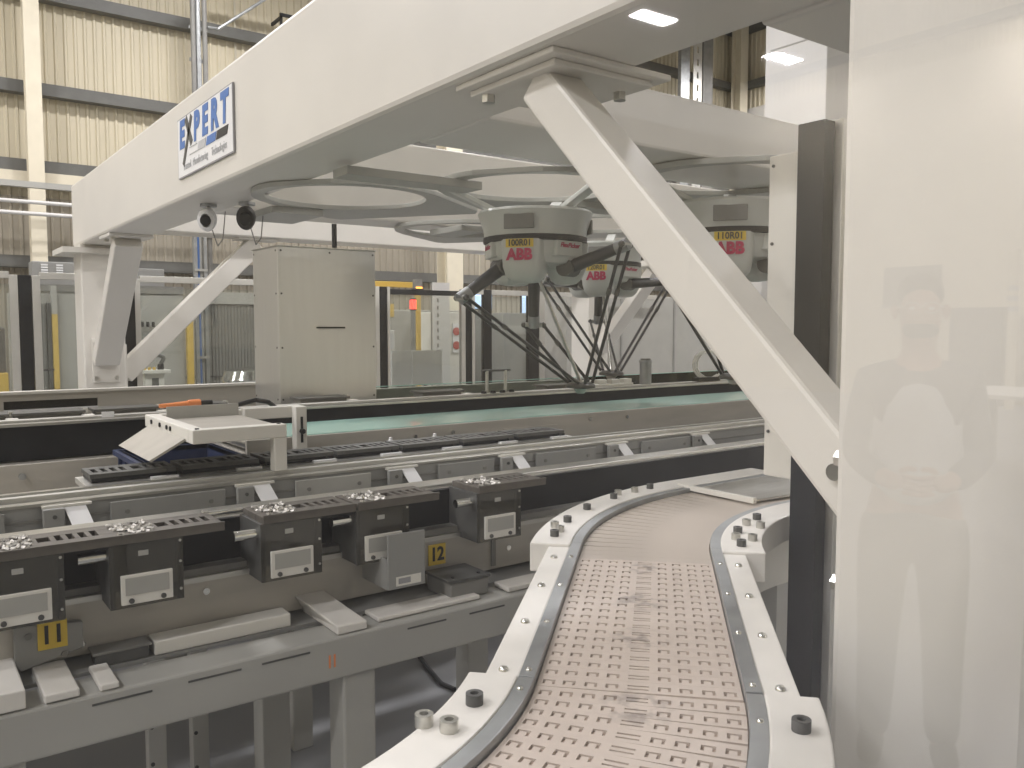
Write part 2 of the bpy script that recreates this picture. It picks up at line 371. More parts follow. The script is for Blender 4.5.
# robot mounting plates with round openings, hung under the beams
LAT = Vector((-.575, .79)); LU = LAT.normalized(); LV = Vector((LU.y, -LU.x)); LS = LAT.length
def ring_plate(cx, cy, r, a, near, far, z0, z1, n=64):
    mb = MB(); inn = []; out = []
    for i in range(n):
        t = 2*PI*(i+.5)/n; c, s_ = math.cos(t), math.sin(t); bb = far if s_ > 0 else near
        k = min(a/abs(c) if abs(c) > 1e-9 else 9, bb/abs(s_) if abs(s_) > 1e-9 else 9)
        if s_ < 0: k = min(k, r*1.16)
        o = Vector((cx, cy))
        inn.append(o+LU*(c*r)+LV*(s_*r)); out.append(o+LU*(c*k)+LV*(s_*k))
    vs = [(p.x, p.y, z) for z in (z0, z1) for ring in (inn, out) for p in ring]
    fs = []
    for i in range(n):
        j = (i+1) % n
        fs += [(i, n+i, n+j, j), (2*n+i, 2*n+j, 3*n+j, 3*n+i), (i, j, 2*n+j, 2*n+i), (n+i, 3*n+i, 3*n+j, n+j)]
    return mb.add(vs, fs)
RA = Vector((2.53, 3.23)); RB = Vector((3.80, 4.13)); RC = Vector((3.106, 2.524))
spots = [RA, RA+LAT*1.04, RC, RB, RB+LAT, RB-LAT]
for i, c in enumerate(spots):
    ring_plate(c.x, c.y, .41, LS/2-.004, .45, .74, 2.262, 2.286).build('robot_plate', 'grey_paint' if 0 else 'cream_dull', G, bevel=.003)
# plate supports reaching to the beams
for (x0, x1, y0, y1) in ((XB1-.1, 2.2, 3.2, 3.34), (2.9, 3.3, 3.35, 3.5), (1.7, 2.0, 4.5, 4.95), (3.0, 3.2, 4.6, 5.0)):
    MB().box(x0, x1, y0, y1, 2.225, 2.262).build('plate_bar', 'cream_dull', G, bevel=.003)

# company sign on the beam
S = thing('company_sign', 'white sign with blue and black lettering on the big cream beam', 'sign', (1.295, 4.32, 2.55))
MB().box(1.288, 1.299, 3.875, 4.765, 2.40, 2.70).build('board', 'sign_white', S)
MB().box(1.289, 1.2985, 3.868, 4.772, 2.394, 2.706).build('board_edge', 'ink_grey', S)
xd, yd = (0, -1, 0), (0, 0, 1)
# letters: (char, y centre, colour)
yy = 4.70
for ch, wd, mt in (('E', .115, 'ink_blue'), ('P', .12, 'ink_blue'), ('E', .115, 'ink_blue'), ('R', .125, 'ink_blue'), ('T', .115, 'ink_blue')):
    yc = {0: 4.685, 1: 4.425, 2: 4.285, 3: 4.135, 4: 3.985}[len([c for c in S.children if c.name.startswith('letter')])]
    text('letter', ch, .190, mt, S, (-.0085, yc-4.32, .060), xd, yd, sx=.95, shear=.10, bold=.010)
X = MB()
def bar2(a, b, hw): 
    a, b = Vector(a), Vector(b); d = (b-a).normalized(); n_ = Vector((-d.y, d.x))*hw
    poly = [a-n_, a+n_, b+n_, b-n_]; X.prism([(q.x, q.y) for q in poly], 'x', 1.2855, 1.288)
bar2((4.505, 2.685), (4.665, 2.455), .017); bar2((4.605, 2.688), (4.510, 2.545), .021)
X.build('letter_bar', 'dark_grey', S)
def para(y0, y1, z0, z1, m, sk=.022):
    MB().prism([(y0, z0), (y1, z0), (y1-sk, z1), (y0-sk, z1)], 'x', 1.2855, 1.288).build('stripe', m, S)
para(3.93+.02, 4.09+.02, 2.490, 2.530, 'ink_black'); para(4.125, 4.27, 2.490, 2.530, 'ink_blue'); para(4.29, 4.41, 2.490, 2.530, 'ink_midgrey')
para(4.42, 4.55, 2.490, 2.494, 'ink_midgrey', .002); para(4.42, 4.55, 2.526, 2.530, 'ink_midgrey', .002)
for wd, yc in (('Trusted', 4.60), ('Manufacturing', 4.37), ('Technologies', 4.07)): text('tagline_word', wd, .055, 'ink_midgrey', S, (-.0085, yc-4.32, 2.445-2.55), xd, yd, sx=.80)

# two security cameras under the beam
def sec_cam(x, y, col, label):
    t = thing('security_camera', label, 'camera', (x, y, 2.289))
    MB().lathe([(.0, 0), (.045, 0), (.045, -.015), (.0, -.015)], (x, y, 2.289), 20).build('mount', 'galv', t, smooth=30)
    MB().tube((x, y, 2.275), (x-.01, y-.015, 2.24), .012, 10).build('arm', 'white_paint', t, smooth=40)
    c = Vector((x-.02, y-.04, 2.20)); d = Vector((-.45, -.85, -.25)).normalized(); a = d.orthogonal().normalized()
    body = MB(); prof = [(.002, -.055), (.035, -.05), (.05, -.03), (.053, .02), (.048, .045), (.03, .052)]
    u = d.cross(Vector((0,0,1))).normalized(); v = u.cross(d)
    n = 20; vs = []
    for i in range(n):
        t_ = 2*PI*i/n
        for r, zz in prof: vs.append(c+d*zz+(u*math.cos(t_)*.95+v*math.sin(t_)*1.25)*r)
    m = len(prof); fs = [(i*m+q, ((i+1) % n)*m+q, ((i+1) % n)*m+q+1, i*m+q+1) for i in range(n) for q in range(m-1)]
    body.add(vs, fs); body.build('body', col, t, smooth=50)
    MB().tube(c+d*.045, c+d*.053, .03, 16).build('lens', 'black_gloss', t)
    MB().path([c-d*.04, c+Vector((.04, .02, -.08)), c+Vector((.07, .05, -.14)), c+Vector((.10, .05, -.10)), c+Vector((.12, .06, .06))], .003, 6).build('cable', 'mid_grey', t, smooth=60)
sec_cam(1.47, 4.86, 'sign_white', 'white security camera under the beam below the sign')
sec_cam(1.62, 4.66, 'black', 'black security camera hanging beside the white one')

# ================================================================== DELTA ROBOTS
def delta_robot(P, label, code, faz, joints, eff, arms=True):
    """P: flange centre (x,y,z); faz: azimuth the lettered lobe faces"""
    R = thing('delta_robot', label, 'robot', P, 'ceiling mounted delta robots'); P = Vector(P)
    for q in range(3):
        a = faz+PI/3+q*2*PI/3; d = Vector((math.cos(a), math.sin(a), 0)); s_ = Vector((-d.y, d.x, 0))
        MB().beam(P+d*.20+Vector((0, 0, .005)), P+d*.43+Vector((0, 0, .108)), s_*.03, Vector((0, 0, .012))).build('mount_lug', 'robot_white', R, bevel=.004)
    MB().lathe([(.0, 0), (.272, 0), (.278, -.012), (.270, -.03), (.252, -.085), (.246, -.125), (.0, -.125)], P, 48).build('upper_housing', 'robot_white', R, smooth=35)
    MB().lathe([(.245, -.122), (.252, -.124), (.252, -.148), (.245, -.15), (.0, -.15)], P, 48).build('gasket', 'black', R, smooth=30)
    MB().lathe([(.232, -.148), (.226, -.21), (.20, -.25), (.12, -.27), (.0, -.27)], P, 48).build('lower_housing', 'robot_white', R, smooth=40)
    for q in range(3):
        a = faz+q*2*PI/3; d = Vector((math.cos(a), math.sin(a), 0)); s_ = Vector((-d.y, d.x, 0))
        mb = MB(); prof = [(-.146, .105, .10), (-.20, .104, .098), (-.27, .10, .09), (-.315, .088, .07), (-.34, .066, .045), (-.345, .04, .02)]
        n = 20; vs = []
        for z, hw, dp in prof:
            for i in range(n):
                t_ = 2*PI*i/n; ct, st = math.cos(t_), math.sin(t_); e = .55
                u = math.copysign(abs(ct)**e, ct)*hw; v = math.copysign(abs(st)**e, st)*dp
                vs.append(P+s_*u+d*(.155+v)+Vector((0, 0, z)))
        fs = [(k*n+i, k*n+(i+1) % n, (k+1)*n+(i+1) % n, (k+1)*n+i) for k in range(len(prof)-1) for i in range(n)]+[tuple(range(n))[::-1], tuple((len(prof)-1)*n+i for i in range(n))]
        mb.add(vs, fs); lobe = mb.build('motor_cover', 'robot_white', R, smooth=45)
        # grey window on the upper ring above this cover
        c = P+d*.262+Vector((0, 0, -.068)); MB().obox(c, s_*.072, d*.006, Vector((0, 0, .034))).build('vent_window', 'mid_grey', R, bevel=.003)
        if q == 0:
            fc = d*.2565
            MB().obox(P+d*.2535+Vector((0, 0, -.166)), s_*.066, d*.0015, Vector((0, 0, .019))).build('code_sticker', 'sticker_yellow', R)
            text('code', code, .040, 'ink_black', R, fc+Vector((0, 0, -.166)), s_, (0, 0, 1), sx=.92, bold=.0012)
            text('logo', 'ABB', .070, 'ink_red', R, fc+Vector((0, 0, -.220)), s_, (0, 0, 1), sx=.96, bold=.0035)
    a = faz+PI/3; d = Vector((math.cos(a), math.sin(a), 0)); s_ = Vector((-d.y, d.x, 0))
    for a in (faz+PI/3, faz+PI, faz-PI/3):
        d = Vector((math.cos(a), math.sin(a), 0)); s_ = Vector((-d.y, d.x, 0))
        MB().obox(P+d*.205+Vector((0, 0, -.185)), s_*.085, d*.028, Vector((0, 0, .037))).build('side_panel', 'robot_white', R, bevel=.006)
        text('product_name', 'FlexPicker', .030, 'ink_red', R, d*.2345+Vector((0, 0, -.172)), s_, (0, 0, 1), shear=.3, bold=.0008)
    if not arms: return R
    eff = Vector(eff)
    for hinge, J in joints:
        J = Vector(J); h = Vector(hinge); d = (J-h).normalized(); hz = Vector((J.x-P.x, J.y-P.y, 0)).normalized(); s_ = Vector((-hz.y, hz.x, 0))
        arm = MB().tube(h, J, .034, 14, r1=.026).build('upper_arm', 'carbon', R, smooth=40)
        MB().tube(h-s_*.05, h+s_*.05, .042, 16).build('shoulder', 'dark_grey', arm, smooth=40)
        MB().tube(J-s_*.055, J+s_*.055, .014, 10).build('elbow_pin', 'steel', arm, smooth=40)
        MB().tube(J-d*.05, J+d*.012, .03, 12).build('elbow', 'galv', arm, smooth=40)
        for e in (-1, 1):
            a0 = J+s_*e*.05; a1 = eff+hz*.045+s_*e*.045+Vector((0, 0, .02))
            rod = MB().tube(a0, a1, .0085, 8).build('forearm_rod', 'carbon', R, smooth=60)
            MB().lathe([(.0001, -.016), (.012, -.010), (.016, 0), (.012, .010), (.0001, .016)], a0, 10).build('ball_joint', 'dark_grey', rod, smooth=60)
            q_ = a0.lerp(a1, .32); MB().tube(q_-(a1-a0).normalized()*.015, q_+(a1-a0).normalized()*.015, .012, 8).build('spring_clip', 'dark_grey', rod)
    pl = MB().lathe([(.0, .012), (.055, .012), (.075, .0), (.075, -.014), (.03, -.02), (.0, -.02)], eff+Vector((0, 0, .008)), 18).build('moving_plate', 'dark_grey', R, smooth=30)
    MB().tube(eff-Vector((0, 0, .012)), eff-Vector((0, 0, .035)), .035, 14, r1=.02).build('gripper', 'alu', pl, smooth=30)
    MB().tube(eff+Vector((0, 0, .02)), P-Vector((0, 0, .27)), .009, 8).build('telescopic_shaft', 'steel', R, smooth=60)
    return R
FZ = AZ+PI+math.radians(-9)     # lettered cover looks back at the camera side, turned a little left
def polar(P, az, r, z): return (P[0]+math.cos(az)*r, P[1]+math.sin(az)*r, z)
A3 = (RA.x, RA.y, 2.149)
aL, aR, aF = AZ+math.radians(120), AZ-math.radians(120), AZ   # left-near, right-near, away
delta_robot(A3, 'nearest delta robot hanging under the plates, coded 100R01', '100R01', FZ-math.radians(9),
    [(polar(A3, aL, .18, 1.885), polar(A3, aL, .40, 1.735)), (polar(A3, aR, .18, 1.88), polar(A3, aR, .47, 1.975)), (polar(A3, aF, .18, 1.88), polar(A3, aF, .26, 1.61))], (2.80, 3.20, 1.30))
B3 = (RB.x, RB.y, 2.141)
delta_robot(B3, 'small far delta robot coded 120R01 behind the nearest one', '120R01', FZ-math.radians(6),
    [(polar(B3, aL, .18, 1.88), polar(B3, aL, .46, 1.90)), (polar(B3, aR, .18, 1.88), polar(B3, aR, .47, 1.89)), (polar(B3, aF, .18, 1.88), polar(B3, aF, .30, 1.64))], (3.52, 3.74, 1.315))
C3 = (RC.x, RC.y, 2.156)
delta_robot(C3, 'delta robot coded 110R01 half hidden behind the diagonal brace', '110R01', FZ-math.radians(5),
    [(polar(C3, aL, .18, 1.88), polar(C3, aL, .44, 1.93)), (polar(C3, aR, .18, 1.88), polar(C3, aR, .44, 1.93)), (polar(C3, aF, .18, 1.88), polar(C3, aF, .40, 1.76))], (3.50, 2.80, 1.34))

# ================================================================== CONVEYOR LINES (run along x)
LX0, LX1 = -.9, 5.3
def legs(parent, xs, y0, y1, z1, m='pale_grey', sz=.08):
    for x in xs:
        for y in (y0, y1): MB().box(x-sz/2, x+sz/2, y-sz/2, y+sz/2, 0, z1).build('leg', m, parent, bevel=.006)
# --- front support frame
F = thing('support_frame', 'grey welded tube frame carrying the front line, at lower left', 'frame', (.3, 1.8, 0))
MB().box(LX0, 1.62, 1.75, 1.85, .79, .89).build('front_rail', 'pale_grey', F, bevel=.006)
MB().box(LX0, 1.62, 2.30, 2.38, .79, .888).build('rear_rail', 'pale_grey', F, bevel=.006)
for x in (-.62, .13, .855, 1.56):
    MB().box(x-.042, x+.042, 1.757, 1.84, 0, .79).build('leg', 'pale_grey', F, bevel=.006)
    MB().box(x-.042, x+.042, 2.30, 2.38, 0, .79).build('leg', 'pale_grey', F, bevel=.006)
    MB().box(x-.035, x+.035, 1.85, 2.30, .80, .88).build('cross_tube', 'pale_grey', F, bevel=.006)
for x0 in (-.45, -.12, .285, .465, .62, .98, 1.16, 1.33): MB().box(x0, x0+.11, 1.7485, 1.751, .868, .872).build('slot_line', 'dark_grey', F)
for z0 in (0, 1):
    for i in range(2): MB().box(.775+i*.012, .779+i*.012, 1.7487, 1.751, .822, .852).build('pencil_mark', 'orange', F)
    break
MB().box(LX0, 1.62, 1.87, 2.28, .885, .893).build('shelf_plate', 'grey_paint', F)
tag(MB().path([(2.05, 3.60, .012), (2.0, 3.47, .012), (1.955, 3.30, .012), (1.915, 3.12, .012), (1.93, 3.03, .012), (2.02, 2.97, .012)], .011, 8).build('floor_cable', 'black', None, smooth=60, off=Vector((1.95, 3.2, 0))), 'black cable curling over the floor beyond the frame leg', 'cable')
for q, (x, y, lab) in enumerate(((.575, 2.52, 'left slotted aluminium upright on the floor under the frame'), (.73, 2.64, 'right slotted aluminium upright on the floor under the frame'))):
    u = thing('slotted_upright', lab, 'post', (x, y, 0)); MB().box(x-.025, x+.025, y-.02, y+.02, 0, .86).build('profile', 'alu', u, bevel=.002); MB().box(x-.06, x+.06, y-.05, y+.05, 0, .012).build('foot', 'alu', u)
    for k in range(7): bolt_mb((x-.015, y-.02, .12+k*.11), .006, .003, '-y', 8).build('screw', 'dark_grey', u)
# blocks lying on the frame
def block(name, label, pts, m, cat='block', bevel=.003, group=None):
    mb = MB()
    for q in pts: mb.box(*q)
    c = mb.v[0]; return tag(mb.build(name, m, None, bevel=bevel, off=Vector(c)), label, cat, group)
B_ = MB().hexa([(.80, 1.755, .892), (.875, 1.755, .892), (.875, 1.96, .892), (.80, 1.96, .892)], [(.80, 1.755, .912), (.875, 1.755, .912), (.845, 1.96, .945), (.77, 1.96, .945)])
tag(B_.build('spacer_block', 'white_plastic', None, bevel=.003, off=Vector((.83, 1.85, .892))), 'sloping white plastic bar across the frame above its leg', 'block')
block('spacer_block', 'flat cream strip on the frame between the white bar and dark box', [(.915, 1.21, 1.775, 1.85, .892, .903)], 'white_plastic')
block('spacer_block', 'long pale strip lying on the frame right of tag 11', [(.43, .735, 1.872, 1.93, .894, .925)], 'white_paint')
block('spacer_block', 'pale strip on the frame near the curved conveyor', [(1.30, 1.58, 1.772, 1.84, .892, .906)], 'white_plastic')
block('spacer_block', 'bright white block at the left picture edge below tag 11', [(.205, .265, 1.752, 1.93, .893, .909)], 'white_plastic')
block('spacer_block', 'white bar beside the bright white block, at the far left', [(.11, .175, 1.752, 1.95, .893, .93)], 'white_plastic')
block('spacer_block', 'small white foot on the frame rail right of tag 11', [(.30, .335, 1.752, 1.87, .892, .905)], 'white_plastic')
J = thing('sensor_box', 'dark grey box sitting on the frame below tag 12', 'box', (1.19, 1.86, .892))
MB().box(1.135, 1.255, 1.80, 1.92, .894, .938).build('body', 'mid_grey', J, bevel=.004)
MB().box(1.13, 1.26, 1.797, 1.923, .938, .946).build('lid', 'dark_grey', J, bevel=.002)
for dx in (.02, .1): bolt_mb((1.135+dx, 1.82, .946), .005, .003).build('screw', 'black', J)
J = thing('sensor_box', 'low dark tray on the frame right of tag 11', 'box', (.36, 1.9, .892))
MB().box(.315, .42, 1.875, 1.925, .894, .92).build('body', 'dark_grey', J, bevel=.003); MB().box(.31, .425, 1.873, 1.928, .92, .924).build('lid', 'mid_grey', J)
# --- row one transfer conveyor
R1 = thing('transfer_conveyor', 'front transfer conveyor with black recess and numbered side panel', 'conveyor', (.5, 2.0, 0))
MB().box(LX0, 3.4, 1.94, 1.96, .905, 1.02).build('side_panel', 'beige_steel', R1, bevel=.002)
MB().box(LX0, 3.4, 1.93, 1.99, 1.02, 1.032).build('ledge', 'steel', R1)
MB().box(LX0, 3.4, 1.945, 1.985, 1.032, 1.048).build('slot_rail', 'mid_grey', R1)
MB().box(LX0, 4.6, 1.99, 2.02, 1.0, 1.145).build('black_cover', 'black', R1)
MB().box(LX0, 4.6, 2.02, 2.29, .90, 1.10).build('body', 'mid_grey', R1)
MB().box(LX0, 4.6, 2.015, 2.085, 1.145, 1.156).build('top_rail', 'steel', R1, bevel=.002)
MB().tube((LX0, 2.012, 1.138), (4.6, 2.012, 1.138), .011, 10).build('guide_rod', 'chrome', R1, smooth=40)
MB().box(LX0, 4.6, 2.10, 2.13, 1.10, 1.130).build('inner_rail', 'steel', R1)
for i in range(9): MB().box(.12+i*.31, .135+i*.31, 1.94-.004, 1.94, .915, 1.015).build('panel_joint', 'mid_grey', R1) if i in (4, 7) else None
for (x, z) in ((.56, .995), (1.42, .96), (.3, .93)): bolt_mb((x, 1.94, z), .008, .006, '-y', 10).build('bolt', 'chrome', R1, smooth=30)
for x in (.6, 1.95, 2.9, 4.2): MB().box(x, x+.08, 2.08, 2.16, .893 if x < 1.6 else 0, .90).build('leg', 'pale_grey', R1)
def numtag(x, s, label, y=1.937, z=.98):
    t = thing('number_tag', label, 'tag', (x, y, z))
    MB().box(x-.027, x+.027, y-.001, y+.002, z-.029, z+.028).build('plate', 'sticker_yellow', t)
    text('digits', s, .052, 'ink_black', t, (0, -.0018, -.0005), (1, 0, 0), (0, 0, 1), sx=.85, bold=.0015)
numtag(1.178, '12', 'yellow tag with black number 12 on the front conveyor side')
numtag(.243, '11', 'yellow tag with black number 11 near the left picture edge', 1.9125, .971)
for (x0, label) in ((.955, 'grey sheet metal cover plate left of tag 12'), (.155, 'grey sheet metal bracket below tag 11')):
    big = x0 > .5
    t = thing('cover_plate', label, 'plate', (x0+.05, 1.83, .95))
    if big:
        MB().box(x0, x0+.105, 1.80, 1.806, .955, 1.093).build('sheet', 'grey_paint', t, bevel=.002)
        MB().box(x0, x0+.006, 1.806, 1.94, .955, 1.03).build('side_flange', 'grey_paint', t)
        MB().box(x0+.022, x0+.092, 1.7985, 1.80, .962, .985).build('paper_label', 'white_paint', t)
        MB().box(x0+.028, x0+.062, 1.798, 1.7985, .967, .981).build('print', 'ink_grey', t)
    else:
        MB().prism([(.175, 1.0), (.30, .985), (.30, .93), (.185, .905), (.175, .92)], 'y', 1.915, 1.934).build('sheet', 'grey_paint', t, bevel=.002)
        for x in (.20, .265): bolt_mb((x, 1.915, .925 if x > .22 else .975), .007, .003, '-y', 10).build('screw', 'mid_grey', t)
block('terminal_strip', 'small white terminal strip just below tag 12', [(1.142, 1.182, 1.925, 1.938, .905, .935)], 'white_paint', 'strip')

# --- movers on row one
def mover(x, label, first=[None]):
    if first[0]:
        return copy_tree(first[0], None, (x, 1.85, 1.03), label)
    t = thing('transfer_carrier', label, 'carrier', (x, 1.85, 1.03), 'carriers on the front line'); first[0] = t
    MB().box(x, x+.138, 1.862, 1.985, 1.05, 1.15).build('body', 'dark_grey', t, bevel=.003)
    MB().box(x-.004, x+.142, 1.846, 1.850, 1.018, 1.152).build('front_sheet', 'smoke_sheet', t)
    MB().box(x-.004, x+.008, 1.85, 1.99, 1.018, 1.152).build('side_cheek', 'dark_grey', t, bevel=.001)
    MB().box(x+.130, x+.142, 1.85, 1.99, 1.018, 1.152).build('side_cheek', 'dark_grey', t, bevel=.001)
    pl = MB().box(x+.016, x+.118, 1.838, 1.846, 1.026, 1.088).build('white_pad', 'white_paint', t, bevel=.0015)
    MB().box(x+.024, x+.110, 1.8365, 1.838, 1.046, 1.082).build('pad_face', 'pale_grey', pl)
    for dx in (.035, .098): bolt_mb((x+dx, 1.838, 1.034), .0055, .004, '-y', 10).build('screw', 'dark_grey', pl)
    MB().box(x+.052, x+.072, 1.8445, 1.846, 1.124, 1.135).build('small_label', 'pale_grey', t)
    for z in (1.04, 1.10, 1.145): bolt_mb((x+.136, 1.846, z), .003, .002, '-y', 8).build('screw', 'steel', t)
    MB().tube((x-.058, 1.872, 1.128), (x-.004, 1.872, 1.128), .0115, 14).build('locating_pin', 'chrome', t, smooth=40)
    hs = [(x+.105, x+.128, 1.90, 1.94)]+[(x+.138+i*.022, x+.150+i*.022, 1.895, 1.945) for i in range(4)]
    tr = MB().holes(x+.002, x+.232, 1.846, 1.982, 1.152, 1.168, hs).build('tray', 'tray_brown', t, bevel=.001)
    MB().box(x+.006, x+.228, 1.85, 1.978, 1.146, 1.152).build('tray_floor', 'black', tr)
    MB().box(x+.002, x+.232, 1.844, 1.850, 1.168, 1.172).build('tray_lip', 'tray_brown', tr)
    cl = MB(); rnd = random.Random(3)
    for i in range(60):
        c = Vector((x+.016+rnd.random()*.075, 1.858+rnd.random()*.11, 1.169+rnd.random()*.004))
        a = rnd.random()*PI; e = rnd.uniform(-.3, .3); d = Vector((math.cos(a)*math.cos(e), math.sin(a)*math.cos(e), math.sin(e)))
        n_ = d.orthogonal().normalized(); cl.obox(c, d*.007, n_*.0026, d.cross(n_)*.0018)
    o = cl.build('metal_clips', 'clips', tr); o['kind'] = 'stuff'
    return t
for x, lab in ((.345, 'second carrier from the left, right of tag 11'), (.117, 'leftmost carrier on the front line, in front of tag 11'), (.662, 'third carrier from the left on the front line'),
               (.899, 'fourth carrier, partly behind the grey cover plate'), (1.255, 'carrier nearest the curved conveyor, right of tag 12')):
    mover(x, lab)
t = thing('push_rod', 'polished steel rod beside the third carrier tray', 'rod', (.56, 1.99, 1.16))
MB().tube((.575, 1.985, 1.163), (.665, 1.985, 1.163), .006, 10).build('rod', 'chrome', t, smooth=40); MB().box(.57, .58, 1.975, 1.995, 1.156, 1.171).build('clamp', 'steel', t)

# --- row two
R2 = thing('index_conveyor', 'second conveyor with grey side face, white flags and dark trays', 'conveyor', (.5, 2.35, 0))
MB().box(LX0, 4.8, 2.30, 2.32, 1.02, 1.165).build('side_face', 'grey_paint', R2)
MB().box(LX0, 4.8, 2.32, 2.44, .9, 1.15).build('body', 'grey_paint', R2)
MB().box(LX0, 4.8, 2.296, 2.33, 1.165, 1.173).build('edge_strip', 'steel', R2, bevel=.001)
MB().box(LX0, 4.8, 2.35, 2.375, 1.15, 1.182).build('rail', 'alu', R2)
MB().box(LX0, 4.8, 2.42, 2.44, 1.15, 1.180).build('rail', 'steel', R2)
MB().box(LX0, 4.8, 2.2965, 2.30, 1.128, 1.134).build('groove', 'mid_grey', R2)
for x0, x1 in ((-.3, .20), (.43, .72), (.92, 1.16), (1.40, 1.62), (1.80, 2.08), (2.32, 2.6)):
    pl = MB().box(x0, x1, 2.288, 2.296, 1.07, 1.158).build('cover_panel', 'grey_paint' if x0 != .92 else 'pale_grey', R2, bevel=.002)
    for dx in (.04, x1-x0-.04): bolt_mb((x0+dx, 2.288, 1.13), .006, .003, '-y', 10).build('screw', 'mid_grey', pl)
for x in (-.2, 1.1, 2.6, 4.2): MB().box(x, x+.08, 2.40, 2.44, 0, .9).build('leg', 'pale_grey', R2)
f0 = None
for i, (x, lab) in enumerate(((.338, 'leftmost white flag bracket, with a bright sheet, on the second conveyor'), (.807, 'second white flag bracket from the left'), (1.273, 'third white flag bracket, near the carrier behind the cover plate'),
                 (1.70, 'fourth white flag bracket from the left'), (2.193, 'fifth white flag bracket, above the conveyor bend'), (2.661, 'rightmost white flag bracket, near the diagonal brace'))):
    if f0 is None:
        f0 = thing('flag_bracket', lab, 'bracket', (x, 2.28, 1.11), 'flag brackets on the second conveyor')
        MB().hexa([(x, 2.248, 1.115), (x+.048, 2.248, 1.115), (x+.048, 2.251, 1.115), (x, 2.251, 1.115)], [(x-.012, 2.288, 1.160), (x+.036, 2.288, 1.160), (x+.036, 2.291, 1.160), (x-.012, 2.291, 1.160)]).build('flag', 'sign_white', f0)
        MB().box(x-.06, x+.05, 2.286, 2.298, 1.160, 1.166).build('arm', 'white_paint', f0)
        MB().box(x-.06, x-.012, 2.272, 2.288, 1.10, 1.160).build('sensor', 'grey_paint', f0, bevel=.003)
        bolt_mb((x-.035, 2.272, 1.14), .005, .003, '-y', 10).build('screw', 'dark_grey', f0)
    else: copy_tree(f0, None, (x, 2.28, 1.11), lab)
# trays on row two
tr0 = None
names = ['first dark slotted tray on the second conveyor, left of the white table leg', 'second dark slotted tray from the left, under the white table', 'third dark slotted tray, at the white table leg', 'fourth dark slotted tray on the second conveyor',
         'fifth dark slotted tray, with two white pegs behind it', 'sixth dark slotted tray on the second conveyor', 'rightmost dark slotted tray on the second conveyor']
for i, x in enumerate((.41, .648, .888, 1.122, 1.36, 1.60, 1.84)):
    if tr0 is None:
        tr0 = thing('product_tray', names[i], 'tray', (x, 2.52, 1.18), 'slotted trays on the second conveyor')
        hs = [(x+.018+k*.024, x+.031+k*.024, 2.485, 2.55) for k in range(4)]+[(x+.12, x+.145, 2.49, 2.545)]+[(x+.155+k*.022, x+.167+k*.022, 2.485, 2.55) for k in range(3)]
        MB().holes(x+.004, x+.226, 2.455, 2.585, 1.194, 1.206, hs).build('plate', 'tray_dark', tr0, bevel=.001)
        MB().box(x+.008, x+.222, 2.46, 2.58, 1.182, 1.194).build('base', 'black', tr0)
        MB().box(x+.20, x+.226, 2.452, 2.47, 1.172, 1.194).build('clip', 'black', tr0)
        MB().box(x+.155, x+.228, 2.436, 2.455, 1.180, 1.1855).build('slide', 'sign_white', tr0)
    else: copy_tree(tr0, None, (x, 2.52, 1.18), names[i])
MB().box(.40, 2.1, 2.44, 2.60, 1.165, 1.18).build('tray_bed', 'alu', R2)
for x in (1.395, 1.575):
    tag(MB().lathe([(.0, 0), (.011, 0), (.011, .022), (.006, .026), (.006, .034), (.0, .034)], (x, 2.60, 1.18), 12).build('locating_peg', 'sign_white', None, smooth=30, off=Vector((x, 2.60, 1.18))), 'white plastic peg behind the fifth dark tray, %s one' % ('left' if x < 1.5 else 'right'), 'peg')

# --- green belt conveyor under the robots
R3 = thing('belt_conveyor', 'belt conveyor with translucent green belt under the robots', 'conveyor', (2.4, 3.1, 0))
MB().box(1.0, 4.7, 2.93, 2.95, 1.0, 1.198).build('side_panel', 'beige_steel', R3, bevel=.002)
MB().box(1.0, 4.7, 3.33, 3.35, 1.0, 1.198).build('side_panel', 'beige_steel', R3)
MB().box(1.0, 4.7, 2.95, 3.33, 1.02, 1.15).build('bed', 'beige_steel', R3)
MB().box(1.02, 4.7, 2.945, 3.335, 1.192, 1.2015).build('belt', 'teal_belt', R3, bevel=.002)
MB().tube((1.02, 2.95, 1.18), (1.02, 3.33, 1.18), .02, 14).build('end_roller', 'steel', R3, smooth=40)
for x, z in ((1.68, 1.16), (1.86, 1.165), (2.16, 1.135), (2.24, 1.135), (2.62, 1.17), (2.86, 1.165)): bolt_mb((x, 2.93, z), .0085, .008, '-y', 10).build('bolt', 'chrome', R3, smooth=30)
MB().box(2.12, 2.42, 2.925, 2.93, 1.02, 1.16).build('access_panel', 'beige_steel', R3, bevel=.002)
legs(R3, (1.2, 2.8, 4.4), 2.99, 3.29, 1.0)
# --- rear transfer conveyor
R4 = thing('transfer_conveyor', 'rear transfer conveyor with long black side behind the green belt', 'conveyor', (.5, 3.6, 0))
MB().box(LX0, 5.2, 3.50, 3.53, 1.115, 1.238).build('black_cover', 'black', R4)
MB().box(LX0, 5.2, 3.53, 3.80, 1.0, 1.225).build('body', 'mid_grey', R4)
MB().box(LX0, .98, 3.44, 3.53, .96, 1.108).build('lower_panel', 'beige_steel', R4, bevel=.002)
MB().box(LX0, .98, 2.62, 3.44, .90, .96).build('deck', 'beige_steel', R4)
MB().box(LX0, 5.2, 3.495, 3.54, 1.238, 1.248).build('top_rail', 'steel', R4, bevel=.001)
MB().box(LX0, 5.2, 3.57, 3.62, 1.225, 1.255).build('rail', 'alu', R4, bevel=.002)
MB().tube((1.2, 3.51, 1.243), (5.2, 3.51, 1.243), .008, 8).build('guide_rod', 'chrome', R4, smooth=40)
for x in (.36, .62, .86): bolt_mb((x, 3.44, 1.065), .012, .012, '-y', 10).build('bolt', 'galv', R4, smooth=30)
